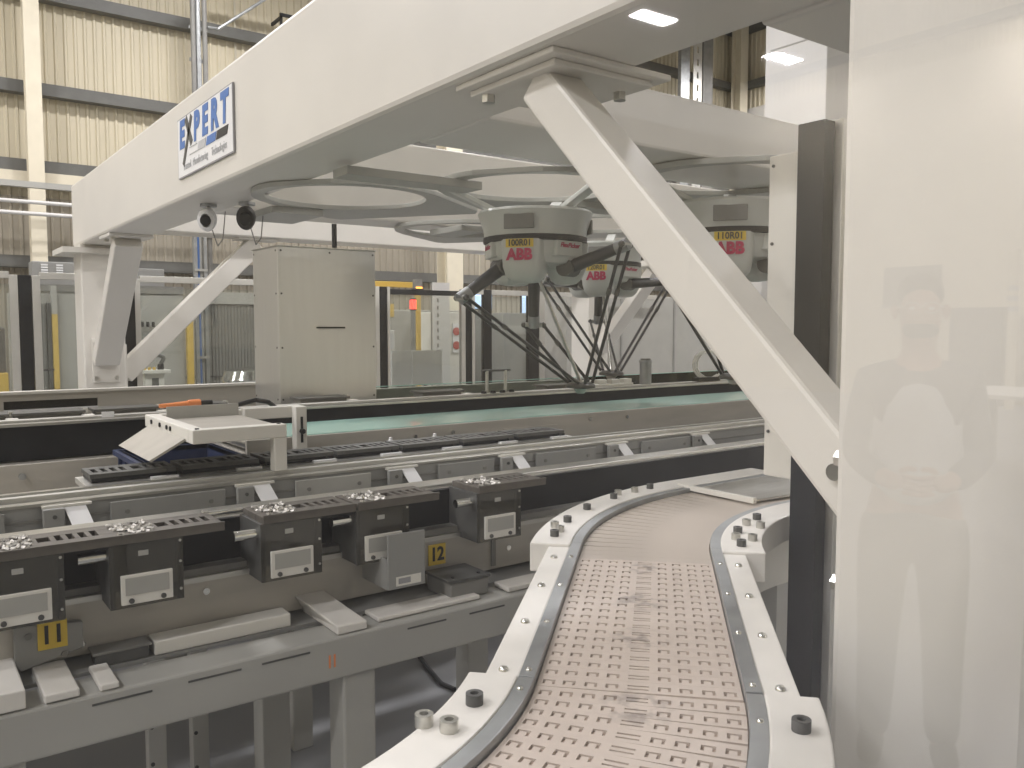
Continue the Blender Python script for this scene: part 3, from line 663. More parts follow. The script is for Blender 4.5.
legs(R4, (-.6, .9, 2.6, 4.6), 3.58, 3.76, 1.0)
MB().box(.05, .25, 2.90, 3.1, .96, 1.03).build('motor_box', 'mid_grey', R4, bevel=.004)
t0 = None
labs = ['dark slim tray on the rear conveyor at the left picture edge', 'dark slim tray on the rear conveyor, second from the left', 'dark slim tray on the rear conveyor left of the orange tool', 'dark slim tray on the rear conveyor behind the orange tool', 'dark slim tray on the rear conveyor below the tall cabinet',
        'dark slim tray on the rear conveyor left of the chrome clamp frame', 'dark slim tray on the rear conveyor near the gripper of robot 100R01']
for i, x in enumerate((.10, .36, .64, .92, 1.5, 2.15, 2.95)):
    if t0 is None:
        t0 = thing('slim_tray', labs[i], 'tray', (x, 3.72, 1.245), 'slim trays on the rear conveyor')
        MB().box(x, x+.25, 3.66, 3.79, 1.262, 1.272).build('plate', 'tray_dark', t0, bevel=.001)
        MB().box(x+.01, x+.24, 3.68, 3.77, 1.245, 1.262).build('base', 'mid_grey', t0)
        MB().box(x+.235, x+.275, 3.62, 3.67, 1.245, 1.256).build('slide', 'white_paint', t0)
        MB().box(x+.25, x+.265, 3.70, 3.74, 1.25, 1.275).build('stop', 'steel', t0)
    else: copy_tree(t0, None, (x, 3.72, 1.245), labs[i])
block('paper_note', 'small white paper square on the rear conveyor rail', [(.645, .69, 3.54, 3.5435, 1.25, 1.272)], 'sign_white', 'note', 0)
# beige wall panel behind, with the black slot window
W = thing('low_partition', 'long low beige panel with a black slot window behind the lines', 'panel', (1.2, 4.5, 0))
MB().holes(LX0, 1.60, 0, 1.30, 0, .03, [(.39, .77, 1.232, 1.270)]).build('sheet', 'beige_steel', W)
for o in [c for c in W.children]:
    for v in o.data.vertices: x, y, z = v.co+Vector((1.2, 4.5, 0)); v.co = Vector((x, 4.3+z, y))-Vector((1.2, 4.5, 0))
MB().box(.39, .77, 4.315, 4.325, 1.228, 1.274).build('slot_window', 'black_gloss', W)
MB().box(.39, .77, 4.294, 4.30, 1.225, 1.232).build('slot_sill', 'sign_white', W)
MB().box(LX0, 1.60, 4.29, 4.35, 1.30, 1.312).build('cap', 'cream_paint', W)
G2 = thing('low_glass_guard', 'low clear guard strip with bright green upper edge behind the robots', 'guard', (3.8, 4.6, 0))
MB().box(2.05, 6.2, 4.60, 4.63, 0, 1.222).build('base_panel', 'beige_steel', G2)
MB().box(2.12, 6.2, 4.585, 4.597, 1.16, 1.236).build('glass_strip', 'edge_glass', G2)
MB().box(2.12, 6.2, 4.584, 4.598, 1.236, 1.2395).build('glass_edge', 'green_glass', G2)
# tall stainless cabinet
K = thing('control_cabinet', 'tall brushed steel cabinet with a slim black handle in the middle', 'cabinet', (1.77, 4.05, 0))
MB().box(1.495, 2.010, 3.90, 4.235, .25, 1.985).build('body', 'brushed', K, bevel=.004)
MB().box(1.497, 2.008, 3.893, 3.90, 1.12, 1.983).build('front_panel', 'brushed', K, bevel=.001)
MB().box(1.530, 1.970, 3.95, 4.20, 0, .25).build('plinth', 'dark_grey', K)
h = MB().box(1.685, 1.830, 3.874, 3.886, 1.593, 1.601); h.box(1.685, 1.693, 3.886, 3.893, 1.593, 1.601); h.box(1.822, 1.830, 3.886, 3.893, 1.593, 1.601); h.build('handle', 'black', K)
for z in (1.25, 1.5, 1.76, 1.965):
    for x in (1.510, 1.995): bolt_mb((x, 3.893, z), .005, .002, '-y', 8).build('screw', 'dark_grey', K)
    for y in (3.92, 4.215): bolt_mb((1.495, y, z), .005, .002, '-x', 8).build('screw', 'dark_grey', K)
bolt_mb((1.760, 3.893, 1.965), .005, .002, '-y', 8).build('screw', 'dark_grey', K)
MB().box(1.490, 2.015, 3.89, 4.24, 1.985, 1.99).build('top_sheet', 'steel', K)
t = thing('mast', 'short black mast standing behind the tall cabinet', 'mast', (2.57, 5.6, 0))
MB().tube((2.57, 5.6, 0), (2.57, 5.6, 2.33), .018, 10).build('pole', 'black', t, smooth=40); MB().box(2.49, 2.65, 5.52, 5.68, 0, .02).build('foot', 'black', t)
# white table frame with drop chute, tool and tote
T = thing('reject_table', 'white L shaped tube frame holding a steel plate and drop flap', 'table', (.75, 2.6, 0))
MB().box(.65, .917, 2.34, 2.38, 1.280, 1.319).build('front_tube', 'white_paint', T, bevel=.003)
MB().box(.65, .69, 2.38, 2.87, 1.280, 1.319).build('side_tube', 'white_paint', T, bevel=.003)
MB().box(.879, .917, 2.341, 2.379, 1.182, 1.28).build('leg', 'white_paint', T, bevel=.003)
MB().box(1.115, 1.155, 2.76, 2.80, .96, 1.325).build('leg', 'white_paint', T, bevel=.003)
MB().box(.95, 1.155, 2.80, 2.84, 1.285, 1.325).build('rear_tube', 'white_paint', T, bevel=.003)
MB().box(.69, 1.0, 2.83, 2.87, 1.280, 1.319).build('rear_tube', 'white_paint', T, bevel=.003)
MB().box(.69, .93, 2.38, 2.83, 1.300, 1.306).build('top_plate', 'beige_steel', T)
MB().box(.70, .93, 2.80, 2.806, 1.306, 1.345).build('back_plate', 'pale_grey', T)
MB().hexa([(.555, 2.42, 1.234), (.561, 2.42, 1.230), (.561, 2.80, 1.230), (.555, 2.80, 1.234)], [(.645, 2.40, 1.290), (.651, 2.40, 1.286), (.651, 2.80, 1.286), (.645, 2.80, 1.290)]).build('drop_flap', 'beige_steel', T)
for y in (2.56, 2.60, 2.68, 2.78): bolt_mb((.65, y, 1.303), .007, .004, '-x', 10).build('screw', 'black', T)
for x in (.668, .90): bolt_mb((x, 2.36, 1.319), .006, .003, 'z', 10).build('screw', 'black', T)
MB().tube((1.135, 2.76, 1.24), (1.135, 2.745, 1.24), .009, 8).build('knob', 'black', T)
MB().box(1.131, 1.139, 2.757, 2.76, 1.20, 1.29).build('slot', 'black', T)
MB().path([(.93, 2.83, 1.335), (1.0, 2.83, 1.35), (1.05, 2.85, 1.34), (1.10, 2.9, 1.31), (1.16, 2.95, 1.27)], .008, 8).build('hose', 'black', T, smooth=50)
O = thing('orange_tool', 'orange handled hand tool lying on the white table frame', 'tool', (.72, 2.85, 1.335))
MB().tube((.69, 2.85, 1.345), (.78, 2.853, 1.345), .006, 10, r1=.012).build('blade', 'orange', O, smooth=40); MB().tube((.78, 2.853, 1.346), (.82, 2.855, 1.347), .014, 10).build('grip', 'orange', O, smooth=40)
MB().tube((.82, 2.855, 1.346), (.86, 2.857, 1.346), .010, 10).build('tail', 'black', O, smooth=40)
Q = thing('blue_tote', 'dark blue plastic tote under the white table', 'tote', (.85, 3.1, .96))
x0, x1, y0, y1, z0, z1 = .655, .985, 2.80, 3.32, .96, 1.15
MB().box(x0+.02, x1-.02, y0+.02, y1-.02, z0, z0+.012).build('bottom', 'blue_tote', Q)
for q in ((x0, x0+.012, y0, y1), (x1-.012, x1, y0, y1), (x0, x1, y0, y0+.012), (x0, x1, y1-.012, y1)): MB().box(*q, z0, z1).build('side', 'blue_tote', Q)
rim = MB().holes(x0-.015, x1+.005, y0-.015, y1+.015, z1-.02, z1, [(x0+.012, x1-.012, y0+.012, y1-.012)]); rim.build('rim', 'blue_tote', Q, bevel=.002)
for k in range(5): MB().box(x0-.012, x0, y0+.05+k*.1, y0+.06+k*.1, z0+.01, z1-.02).build('rib', 'blue_tote', Q)
for k in range(4): MB().box(x0+.05+k*.08, x0+.06+k*.08, y0-.012, y0, z0+.01, z1-.02).build('rib', 'blue_tote', Q)
tag(MB().tube((.62, 2.95, .96), (.62, 2.95, 1.12), .013, 12).build('white_peg', 'sign_white', None, smooth=40, off=Vector((.62, 2.95, .96))), 'white plastic peg standing left of the blue tote', 'peg')
# chrome clamp frame and bits on the rear line
t = thing('clamp_frame', 'upright chrome clamp frame on the rear line left of the gripper', 'clamp', (2.56, 3.6, 1.255))
for x in (2.50, 2.62): MB().tube((x, 3.6, 1.255), (x, 3.6, 1.372), .009, 10).build('post', 'steel', t, smooth=40)
MB().tube((2.47, 3.6, 1.372), (2.65, 3.6, 1.372), .006, 10).build('cross_bar', 'dark_grey', t, smooth=40)
for x in (2.47, 2.53, 2.59, 2.65): MB().lathe([(.0, 0), (.016, 0), (.013, .012), (.0, .015)], (x, 3.585, 1.255), 10).build('foot', 'black', t)
t = thing('steel_canister', 'short steel canister standing on the rear line', 'canister', (3.67, 3.6, 1.255))
MB().lathe([(.0, 0), (.036, 0), (.036, .13), (.040, .135), (.040, .145), (.0, .145)], (3.67, 3.6, 1.255), 20).build('body', 'galv', t, smooth=30); MB().tube((3.67, 3.6, 1.40), (3.67, 3.6, 1.41), .03, 16).build('cap', 'mid_grey', t)
t = thing('pick_fixture', 'pale fixture block under the grippers on the rear line', 'fixture', (3.35, 3.62, 1.255))
MB().box(3.15, 3.55, 3.58, 3.66, 1.255, 1.27).build('base', 'alu', t, bevel=.003)
for k in range(4): MB().box(3.18+k*.1, 3.24+k*.1, 3.585, 3.63, 1.27, 1.295).build('nest', 'white_paint', t, bevel=.003)
t = thing('air_hose', 'looped clear air hoses at the right end of the rear line', 'hose', (4.2, 3.58, 1.26))
for k in range(3): MB().path([(4.2+.02*k+.13*math.cos(a/10*PI*1.6+.4*k), 3.58, 1.36+.09*math.sin(a/10*PI*1.6+.4*k)) for a in range(11)], .006, 6).build('loop', 'white_paint', t, smooth=60)
MB().box(4.1, 4.3, 3.55, 3.61, 1.255, 1.28).build('manifold', 'black', t)

# ================================================================== CURVED CONVEYOR
V = thing('curved_conveyor', 'curved plastic modular belt conveyor with white rails in the foreground', 'conveyor', (1.0, 1.0, 0))
TH = math.radians(43.7); d2 = Vector((math.cos(TH), math.sin(TH))); n2 = Vector((math.sin(TH), -math.cos(TH)))
S0 = Vector((.767, .76)); LEN = .707; RR = .86; ZB = 1.12
S1 = S0+d2*LEN; C1 = S1+n2*RR; C0 = S0-n2*RR
def path(t):   # arc-length position -> point, heading (t=0 at the near joint)
    if t < 0: a = TH+t/RR; return C0+Vector((math.sin(a), -math.cos(a)))*RR, a
    if t <= LEN: return S0+d2*t, TH
    a = TH-(t-LEN)/RR
    if a > 0: return C1+Vector((-math.sin(a), math.cos(a)))*RR, a
    return C1+Vector((a*-RR, RR)), 0
PITCHB = .033; HW = .134
def link_mesh(groove):
    mb = MB(); hs = []
    if groove:
        for c in (-.119, -.0915, -.0625, -.0345, .0345, .0625, .0915, .119):
            hs += [(.0175, .0215, c-.0085, c+.0085), (.008, .0175, c-.0085, c-.0045), (.008, .0175, c+.0045, c+.0085)]
        hs += [(.0175, .0215, -.014, .014), (.008, .0115, -.014, .014)]
    mb.holes(.0002, PITCHB-.0001, -HW, HW, -.004, .003, hs)
    me = bpy.data.meshes.new('belt_link'); me.from_pydata(mb.v, [], mb.f); me.materials.append(MATS['belt_plastic' if groove else 'belt_smooth']); return me
LM, LM2 = link_mesh(True), link_mesh(False)
def put_link(t, me, zoff=0):
    p, a = path(t+PITCHB/2); o = bpy.data.objects.new('belt_link', me); COL.objects.link(o); o.parent = V
    o.location = Vector((p.x-math.cos(a)*PITCHB/2, p.y-math.sin(a)*PITCHB/2, ZB+zoff))-V.location; o.rotation_euler = (0, 0, a)
k = -13
while k*PITCHB < 1.72:
    t = k*PITCHB; put_link(t if t >= 0 else t-.004, LM if t < .62 else LM2); k += 1
def strip(off0, off1, z0, z1, t0, t1, step=.03):
    n = max(1, int((t1-t0)/step)); mb = MB(); vs = []
    for i in range(n+1):
        p, a = path(t0+(t1-t0)*i/n); q = Vector((math.sin(a), -math.cos(a)))
        for o_, z in ((off0, z0), (off1, z0), (off1, z1), (off0, z1)): vs.append((p.x+q.x*o_, p.y+q.y*o_, z))
    fs = [(i*4+j, i*4+(j+1) % 4, i*4+4+(j+1) % 4, i*4+4+j) for i in range(n) for j in range(4)]+[(3,2,1,0), tuple(n*4+j for j in range(4))]
    return mb.add(vs, fs)
strip(-.14, .14, 1.09, 1.119, -.5, 1.75).build('belt_carrier', 'belt_under', V)
for s_ in (-1, 1):
    for t0, t1 in ((-.5, -.004), (.0, LEN), (LEN+.001, 1.75)):
        a, b_ = sorted((s_*.136, s_*.158)); strip(a, b_, 1.10, 1.135, t0, t1).build('guide_strip', 'galv', V, bevel=.001)
    w_in = .158
    for t0, t1, wo, z1 in ((-.5, -.006, .225, 1.138), (.0, LEN-.03, .205, 1.132), (LEN-.03, 1.75, .245, 1.138)):
        a, b_ = sorted((s_*w_in, s_*wo)); rl = strip(a, b_, 1.075, z1, t0, t1).build('side_rail', 'white_plastic', V, bevel=.003)
    a, b_ = sorted((s_*.16, s_*.175)); strip(a, b_, .93, 1.075, -.5, 1.75).build('side_skirt', 'white_paint', V)
    tt = .02
    while tt < LEN-.05:
        p, a_ = path(tt); q = Vector((math.sin(a_), -math.cos(a_)))*s_
        for off, r in ((.182, .0075), (.147, .005)):
            MB().dome((p.x+q.x*off, p.y+q.y*off, 1.132 if off > .16 else 1.135), r, r*.8).build('rivet', 'chrome', V, smooth=60)
        tt += .19
def cap_bolt(p, m, r=.011):
    b = MB().lathe([(.0, .006), (r*.5, .006), (r*.5, .015), (r, .015), (r, 0), (.0, 0)], p, 14).build('cap_bolt', m, V, smooth=30)
def rail_bolt(t, off, m, r=.010):
    p, a = path(t); q = Vector((math.sin(a), -math.cos(a))); cap_bolt((p.x+q.x*off, p.y+q.y*off, 1.137), m, r)
for t, off, m in ((.735, -.20, 'dark_grey'), (.80, -.215, 'steel'), (.77, -.195, 'steel'), (.85, -.20, 'dark_grey'), (.97, -.20, 'dark_grey'), (1.10, -.20, 'dark_grey'), (1.14, -.215, 'steel'), (1.19, -.20, 'steel'), (1.25, -.20, 'dark_grey'),
                  (.73, .20, 'dark_grey'), (.80, .19, 'steel'), (.80, .225, 'steel'), (.88, .19, 'dark_grey'), (.99, .195, 'steel'), (.97, .23, 'steel'), (1.08, .20, 'dark_grey')): rail_bolt(t, off, m)
for (x, y, m) in ((.559, .833, 'dark_grey'), (.481, .822, 'steel'), (.497, .793, 'steel'), (.822, .553, 'dark_grey')): cap_bolt((x, y, 1.137), m)
for t, off in ((-.05, -.148), (-.07, .148)):
    p, a = path(t); q = Vector((math.sin(a), -math.cos(a))); MB().dome((p.x+q.x*off, p.y+q.y*off, 1.135), .005, .004).build('rivet', 'chrome', V, smooth=60)
MB().hexa([(1.87, 1.41, 1.128), (2.55, 1.36, 1.128), (2.55, 1.66, 1.128), (1.84, 1.66, 1.128)], [(1.87, 1.41, 1.134), (2.55, 1.36, 1.134), (2.55, 1.66, 1.134), (1.84, 1.66, 1.134)]).build('transfer_plate', 'steel', V)
MB().box(1.84, 1.853, 1.40, 1.67, 1.128, 1.142).build('plate_edge', 'white_paint', V)
for t in (-.25, .35, 1.1):
    p, a = path(t); q = Vector((math.sin(a), -math.cos(a)))
    for s_ in (-1, 1):
        c = p+q*s_*.13; MB().box(c.x-.02, c.x+.02, c.y-.02, c.y+.02, 0, 1.09).build('leg', 'alu', V)
# guard post, white side cabinet next to the near column
t = thing('guard_post', 'black faced aluminium guard post behind the near column', 'post', (1.73, 1.16, 0))
MB().box(1.70, 1.74, 1.12, 1.19, 0, 2.065).build('black_face', 'black_gloss', t, bevel=.002)
MB().box(1.742, 1.80, 1.10, 1.16, 0, 2.07).build('profile', 'alu', t, bevel=.003)
MB().box(1.68, 1.82, 1.08, 1.19, 0, .015).build('foot', 'alu', t)
t = thing('side_cabinet', 'narrow white cabinet with dark screws beside the black guard post', 'cabinet', (1.9, 1.24, 0))
MB().box(1.722, 2.1, 1.192, 1.283, 1.235, 2.01).build('body', 'white_paint', t, bevel=.003)
MB().box(1.76, 1.80, 1.193, 1.222, 0, 1.235).build('stand', 'alu', t)
for z in (1.985, 1.80, 1.52, 1.40, 1.345): bolt_mb((1.722, 1.27, z), .004, .003, '-x', 8).build('screw', 'dark_grey', t)

# ================================================================== GUARD GLASS (between the visitor and the cell)
GG = thing('guard_window', 'clear guard window in an aluminium frame, mirroring the hall', 'window', (0, .22, 0))
def pane(x0, x1, z0, z1):
    mb = MB().box(x0, x1, .22, .226, z0, z1); o = mb.build('pane', 'clear', GG); o.data.materials.append(MATS['guard_glass'])
    for f in o.data.polygons:
        if f.normal.y < -.9: f.material_index = 1
for x0, x1 in ((-1.25, .9), (.95, 2.9)): pane(x0, x1, .2, 2.6)
for x in (-1.30, .90, 2.90): MB().box(x, x+.05, .20, .246, 0, 2.65).build('post', 'alu', GG, bevel=.002)
for z in (.15, 2.6): MB().box(-1.25, 2.9, .205, .242, z, z+.05).build('rail', 'alu', GG, bevel=.002)

# ================================================================== BACKGROUND: GUARD FENCE
FY = 8.6
FE = thing('guard_fence', 'aluminium guard fence with black posts and clear panels behind the cell', 'fence', (3.0, FY, 0))
for (x0, x1, m) in ((.86, .925, 'alu'), (.93, 1.03, 'black'), (1.035, 1.10, 'alu'), (1.62, 1.68, 'alu'), (1.80, 1.89, 'black'), (1.89, 1.94, 'alu'), (3.08, 3.15, 'alu'), (4.44, 4.49, 'alu'), (4.50, 4.585, 'black'), (4.59, 4.625, 'alu'),
                    (5.60, 5.66, 'alu'), (5.665, 5.75, 'black'), (5.755, 5.80, 'alu'), (5.93, 6.05, 'black'), (6.63, 6.80, 'black'), (6.81, 6.9, 'alu')):
    MB().box(x0, x1, FY, FY+.06, 0, 2.06).build('post', m, FE, bevel=.003)
for (x0, x1, m, z) in ((-.6, .86, 'alu', 2.03), (1.10, 1.62, 'alu', 2.03), (1.94, 3.08, 'alu', 2.03), (3.15, 4.44, 'alu', 2.03), (4.585, 5.665, 'black', 1.975), (5.8, 9.0, 'alu', 2.0)):
    MB().box(x0, x1, FY+.005, FY+.055, z, z+.06).build('rail', m, FE, bevel=.003)
for (x0, x1) in ((-.6, .86), (1.10, 1.62), (1.94, 3.08), (4.625, 5.60), (5.80, 5.93), (6.05, 6.63)):
    MB().box(x0, x1, FY+.025, FY+.031, .1, 1.98).build('clear_panel', 'poly_sheet', FE)
# machines beyond the fence
def cabinet(label, x0, x1, y, z1, m, depth=.8, name='machine_cabinet', cat='machine', z0=0):
    t = thing(name, label, cat, ((x0+x1)/2, y+depth/2, z0))
    MB().box(x0, x1, y, y+depth, z0+.05, z1).build('body', m, t, bevel=.008)
    MB().box(x0+.05, x1-.05, y+.05, y+depth-.05, z0, z0+.05).build('plinth', 'dark_grey', t)
    return t
t = cabinet('grey machine with mesh door and yellow post left of the far column', 1.10, 2.0, 10.5, 1.99, 'pale_grey')
MB().box(1.10, 2.0, 10.48, 10.9, 1.99, 2.07).build('top_band', 'mid_grey', t)
dr = MB().box(1.16, 1.38, 10.47, 10.50, .3, 1.86).build('mesh_door', 'grey_paint', t)
for k in range(9): MB().box(1.165+k*.025, 1.171+k*.025, 10.462, 10.47, .3, 1.86).build('mesh_bar', 'mid_grey', dr)
MB().box(1.39, 1.43, 10.44, 10.5, .2, 1.86).build('door_edge', 'dark_grey', t)
MB().box(1.435, 1.49, 10.42, 10.47, 0, 1.74).build('yellow_post', 'yellow', t)
MB().box(1.435, 1.49, 10.42, 10.47, 1.74, 2.05).build('post_top', 'pale_grey', t)
t = thing('handling_tool', 'small black handling tool in front of the mesh door at far left', 'tool', (1.15, 9.7, 0))
MB().box(1.10, 1.16, 9.68, 9.72, 0, 1.08).build('stand', 'mid_grey', t); MB().box(1.09, 1.19, 9.67, 9.73, 1.08, 1.20).build('head', 'black', t, bevel=.01); MB().tube((1.19, 9.7, 1.16), (1.34, 9.7, 1.165), .01, 8).build('nozzle', 'black', t)
t = cabinet('yellow and brown machine part at the far left picture edge', .5, .98, 10.2, 1.12, 'yellow'); MB().box(.5, .97, 10.25, 10.7, 1.12, 1.6).build('upper', 'tray_brown', t, bevel=.02)
t = cabinet('pale grey machine with dark top band behind the sloping brace', 2.28, 2.85, 10.5, 1.98, 'pale_grey')
MB().box(2.28, 2.85, 10.48, 10.9, 1.99, 2.08).build('top_band', 'mid_grey', t); MB().box(2.86, 2.93, 10.40, 10.47, 0, 1.74).build('yellow_post', 'yellow', t)
MB().box(2.36, 2.52, 10.49, 10.5, 1.3, 1.55).build('hatch', 'grey_paint', t)
for k in range(3): MB().tube((2.37+k*.06, 10.45, 1.60), (2.37+k*.06, 10.45, 1.66), .018, 8).build('valve', 'black', t)
t = thing('small_cobot', 'small jointed robot arm on a white stand under the sloping brace', 'robot', (2.33, 9.8, 0))
MB().box(2.17, 2.48, 9.7, 9.95, 1.09, 1.13).build('stand_top', 'white_paint', t, bevel=.005); MB().box(2.22, 2.42, 9.74, 9.9, 0, 1.09).build('stand', 'white_paint', t); MB().box(2.29, 2.36, 9.73, 9.74, .9, 1.04).build('stand_vent', 'dark_grey', t)
MB().path([(2.40, 9.8, 1.13), (2.40, 9.8, 1.19)], .035, 10).build('base', 'black', t, smooth=40)
MB().path([(2.40, 9.8, 1.19), (2.44, 9.8, 1.26), (2.38, 9.8, 1.29), (2.30, 9.8, 1.27)], .022, 10).build('arm', 'dark_grey', t, smooth=40)
MB().path([(2.30, 9.8, 1.27), (2.28, 9.8, 1.34), (2.36, 9.8, 1.40)], .024, 10).build('forearm', 'mid_grey', t, smooth=40)
for k in range(3): MB().tube((2.22+k*.05, 9.75, 1.13), (2.22+k*.05, 9.75, 1.16), .016, 8).build('button', 'yellow', t, smooth=40)
t = thing('mesh_guard', 'dark mesh guard panel with vertical bars left of the tall cabinet', 'fence', (3.5, 11, 0))
MB().box(3.28, 4.2, 11.05, 11.07, .3, 1.88).build('backing', 'grey_paint', t)
for k in range(22): MB().box(3.30+k*.042, 3.312+k*.042, 11.03, 11.05, .3, 1.88).build('bar', 'mid_grey', t)
for z in (.95, 1.88): MB().box(3.0, 4.2, 11.02, 11.05, z, z+.02).build('cross_bar', 'dark_grey', t)
MB().box(3.26, 4.2, 11.0, 11.06, 1.90, 2.05).build('head_panel', 'pale_grey', t)
for x in (3.26, 4.2): MB().box(x-.02, x+.02, 11.0, 11.08, 0, 2.05).build('post', 'mid_grey', t)
t = thing('service_post', 'blue grey service post with cables behind the sloping brace', 'post', (3.19, 10.9, 0))
MB().box(3.10, 3.14, 10.88, 10.95, 0, 3.25).build('rail', 'galv', t); MB().box(3.22, 3.26, 10.88, 10.95, 0, 3.25).build('rail', 'galv', t)
for x in (3.16, 3.19): MB().tube((x, 10.92, 0), (x, 10.92, 3.25), .018, 8).build('cable', 'ink_blue' if x < 3.17 else 'pale_grey', t, smooth=40)
for z in (1.2, 2.3, 2.9): MB().box(3.10, 3.26, 10.86, 10.88, z, z+.03).build('strap', 'pale_grey', t)
t = thing('steel_vessel', 'shiny low steel vessel behind the mesh guard', 'vessel', (3.4, 9.6, 0))
MB().lathe([(.0, .92), (.30, .92), (.34, 1.0), (.30, 1.10), (.12, 1.14), (.0, 1.14)], (3.35, 9.6, 0), 20).build('bowl', 'chrome', t, smooth=40); MB().lathe([(.2, 0), (.2, .92)], (3.35, 9.6, 0), 16).build('stand', 'alu', t, smooth=40)
t = thing('vent_box', 'grey wall box with two white louvres at left above the fence', 'box', (1.66, 12, 0))
MB().box(1.45, 1.95, 12, 12.3, 0, 2.42).build('body', 'grey_paint', t, bevel=.01)
for x in (1.55, 1.72):
    for k in range(5): MB().box(x, x+.075, 11.985, 12.0, 2.24+k*.032, 2.26+k*.032).build('louvre', 'sign_white', t)
t = cabinet('grey junction box on a stand behind the sloping brace', 2.65, 3.02, 12, 2.38, 'grey_paint', .3)
t = thing('yellow_beam', 'yellow guard tube right of the tall cabinet', 'guard', (4.7, 9.4, 0))
MB().box(4.2, 5.5, 9.4, 9.46, 2.10, 2.17).build('tube', 'yellow', t, bevel=.005); MB().box(4.2, 4.26, 9.4, 9.46, 0, 2.10).build('leg', 'yellow', t, bevel=.005); MB().box(5.44, 5.5, 9.4, 9.46, 0, 2.10).build('leg', 'yellow', t, bevel=.005)
t = thing('stack_light', 'signal post with a glowing red lamp behind the black framed door', 'lamp', (5.15, 9.0, 0))
MB().tube((5.155, 9.0, 0), (5.155, 9.0, 1.80), .03, 10).build('pole', 'galv', t, smooth=40); MB().tube((5.155, 9.0, 1.82), (5.155, 9.0, 1.93), .038, 14).build('red_lens', 'red_lamp', t, smooth=40)
MB().tube((5.155, 9.0, 1.80), (5.155, 9.0, 1.82), .04, 12).build('collar', 'black', t); MB().tube((5.155, 9.0, 1.93), (5.155, 9.0, 1.95), .04, 12).build('cap', 'black', t)
t = thing('stack_light', 'small amber lamp above the black framed door', 'lamp', (5.0, 8.63, 2.035))
MB().box(4.96, 5.06, 8.60, 8.68, 2.035, 2.05).build('base', 'black', t); MB().box(4.965, 5.055, 8.605, 8.675, 2.05, 2.16).build('housing', 'mid_grey', t); MB().box(4.97, 5.05, 8.598, 8.606, 2.053, 2.068).build('amber_lens', 'amber_lamp', t)
t = cabinet('pale control machine seen through the black framed door', 4.75, 6.9, 10.4, 1.84, 'pale_grey')
MB().box(5.55, 5.64, 10.38, 10.4, 1.74, 1.92).build('yellow_box', 'yellow', t)
t = thing('paper_board', 'white paper sheet left of two on a stand behind the door', 'board', (4.83, 8.9, 0)); MB().box(4.80, 5.07, 8.9, 8.92, .9, 1.315).build('sheet', 'paper', t); MB().box(4.9, 4.94, 8.92, 8.95, 0, .95).build('stand', 'galv', t)
t = thing('paper_board', 'cream paper sheet right of two on a stand behind the door', 'board', (5.25, 8.9, 0)); MB().box(5.085, 5.50, 8.9, 8.92, .9, 1.315).build('sheet', 'paper', t); MB().box(5.26, 5.30, 8.92, 8.95, 0, .95).build('stand', 'galv', t)
t = cabinet('white switch box on a stand left of the red lamp', 4.86, 5.06, 9.3, 1.56, 'liner_white', .2); MB().box(4.92, 5.04, 9.29, 9.3, 1.32, 1.52).build('screen', 'ink_midgrey', t)
t = thing('perforated_upright', 'perforated white upright behind the black framed door', 'post', (5.9, 9.6, 0))
hh = MB().holes(5.80, 6.06, 0, 2.19, 0, .02, [(5.86, 5.89, .1*i+.03, .1*i+.08) for i in range(21)]); hh.v = [(x, 9.6+z, y) for x, y, z in hh.v]; hh.build('sheet', 'liner_white', t); MB().box(5.8, 6.06, 9.62, 9.66, 0, 2.19).build('core', 'mid_grey', t)
t = cabinet('white machine housing with red stickers behind the door', 5.95, 6.5, 9.7, 1.80, 'white_paint', .6); MB().box(6.16, 6.27, 9.68, 9.70, 1.25, 1.65).build('sticker', 'sign_white', t)
for z in (1.48, 1.29): MB().tube((6.215, 9.68, z+.06), (6.215, 9.67, z+.06), .055, 12).build('red_disc', 'red_plastic', t)
t = cabinet('grey machine housing between the black posts behind the nearest robot', 6.95, 8.3, 9.6, 1.80, 'grey_paint', .8)
MB().box(7.02, 7.36, 9.58, 9.6, 1.5, 1.62).build('label', 'pale_grey', t)
def monitor(x0, x1, y, z0, z1, label):
    t = thing('monitor', label, 'monitor', ((x0+x1)/2, y, 0)); MB().box(x0, x1, y, y+.04, z0, z1).build('case', 'black', t, bevel=.005); MB().box(x0+.015, x1-.015, y-.004, y, z0+.015, z1-.015).build('screen', 'screen', t); MB().box((x0+x1)/2-.03, (x0+x1)/2+.03, y+.04, y+.09, 0, z1-.05).build('stand', 'mid_grey', t)
monitor(7.05, 7.40, 10.5, 1.86, 2.10, 'small lit monitor left of the hanging robot arm'); monitor(7.95, 8.28, 10.5, 1.80, 2.12, 'lit blue and white monitor between the robot arms')
t = cabinet('large pale grey panelled enclosure behind robot 120R01', 7.4, 11.0, 8.75, 2.05, 'pale_grey', .5)
for x in (8.4, 9.5): MB().box(x, x+.03, 8.735, 8.75, .06, 2.04).build('seam', 'grey_paint', t)
block('roof_light_frame', 'small dark bracket on the hall wall above the lettered beam', [(5.62, 5.90, 14.3, 14.34, 6.95, 7.0), (5.62, 5.66, 14.3, 14.34, 6.6, 6.95), (5.62, 5.66, 14.3, 14.75, 6.9, 6.95)], 'black', 'bracket', 0)

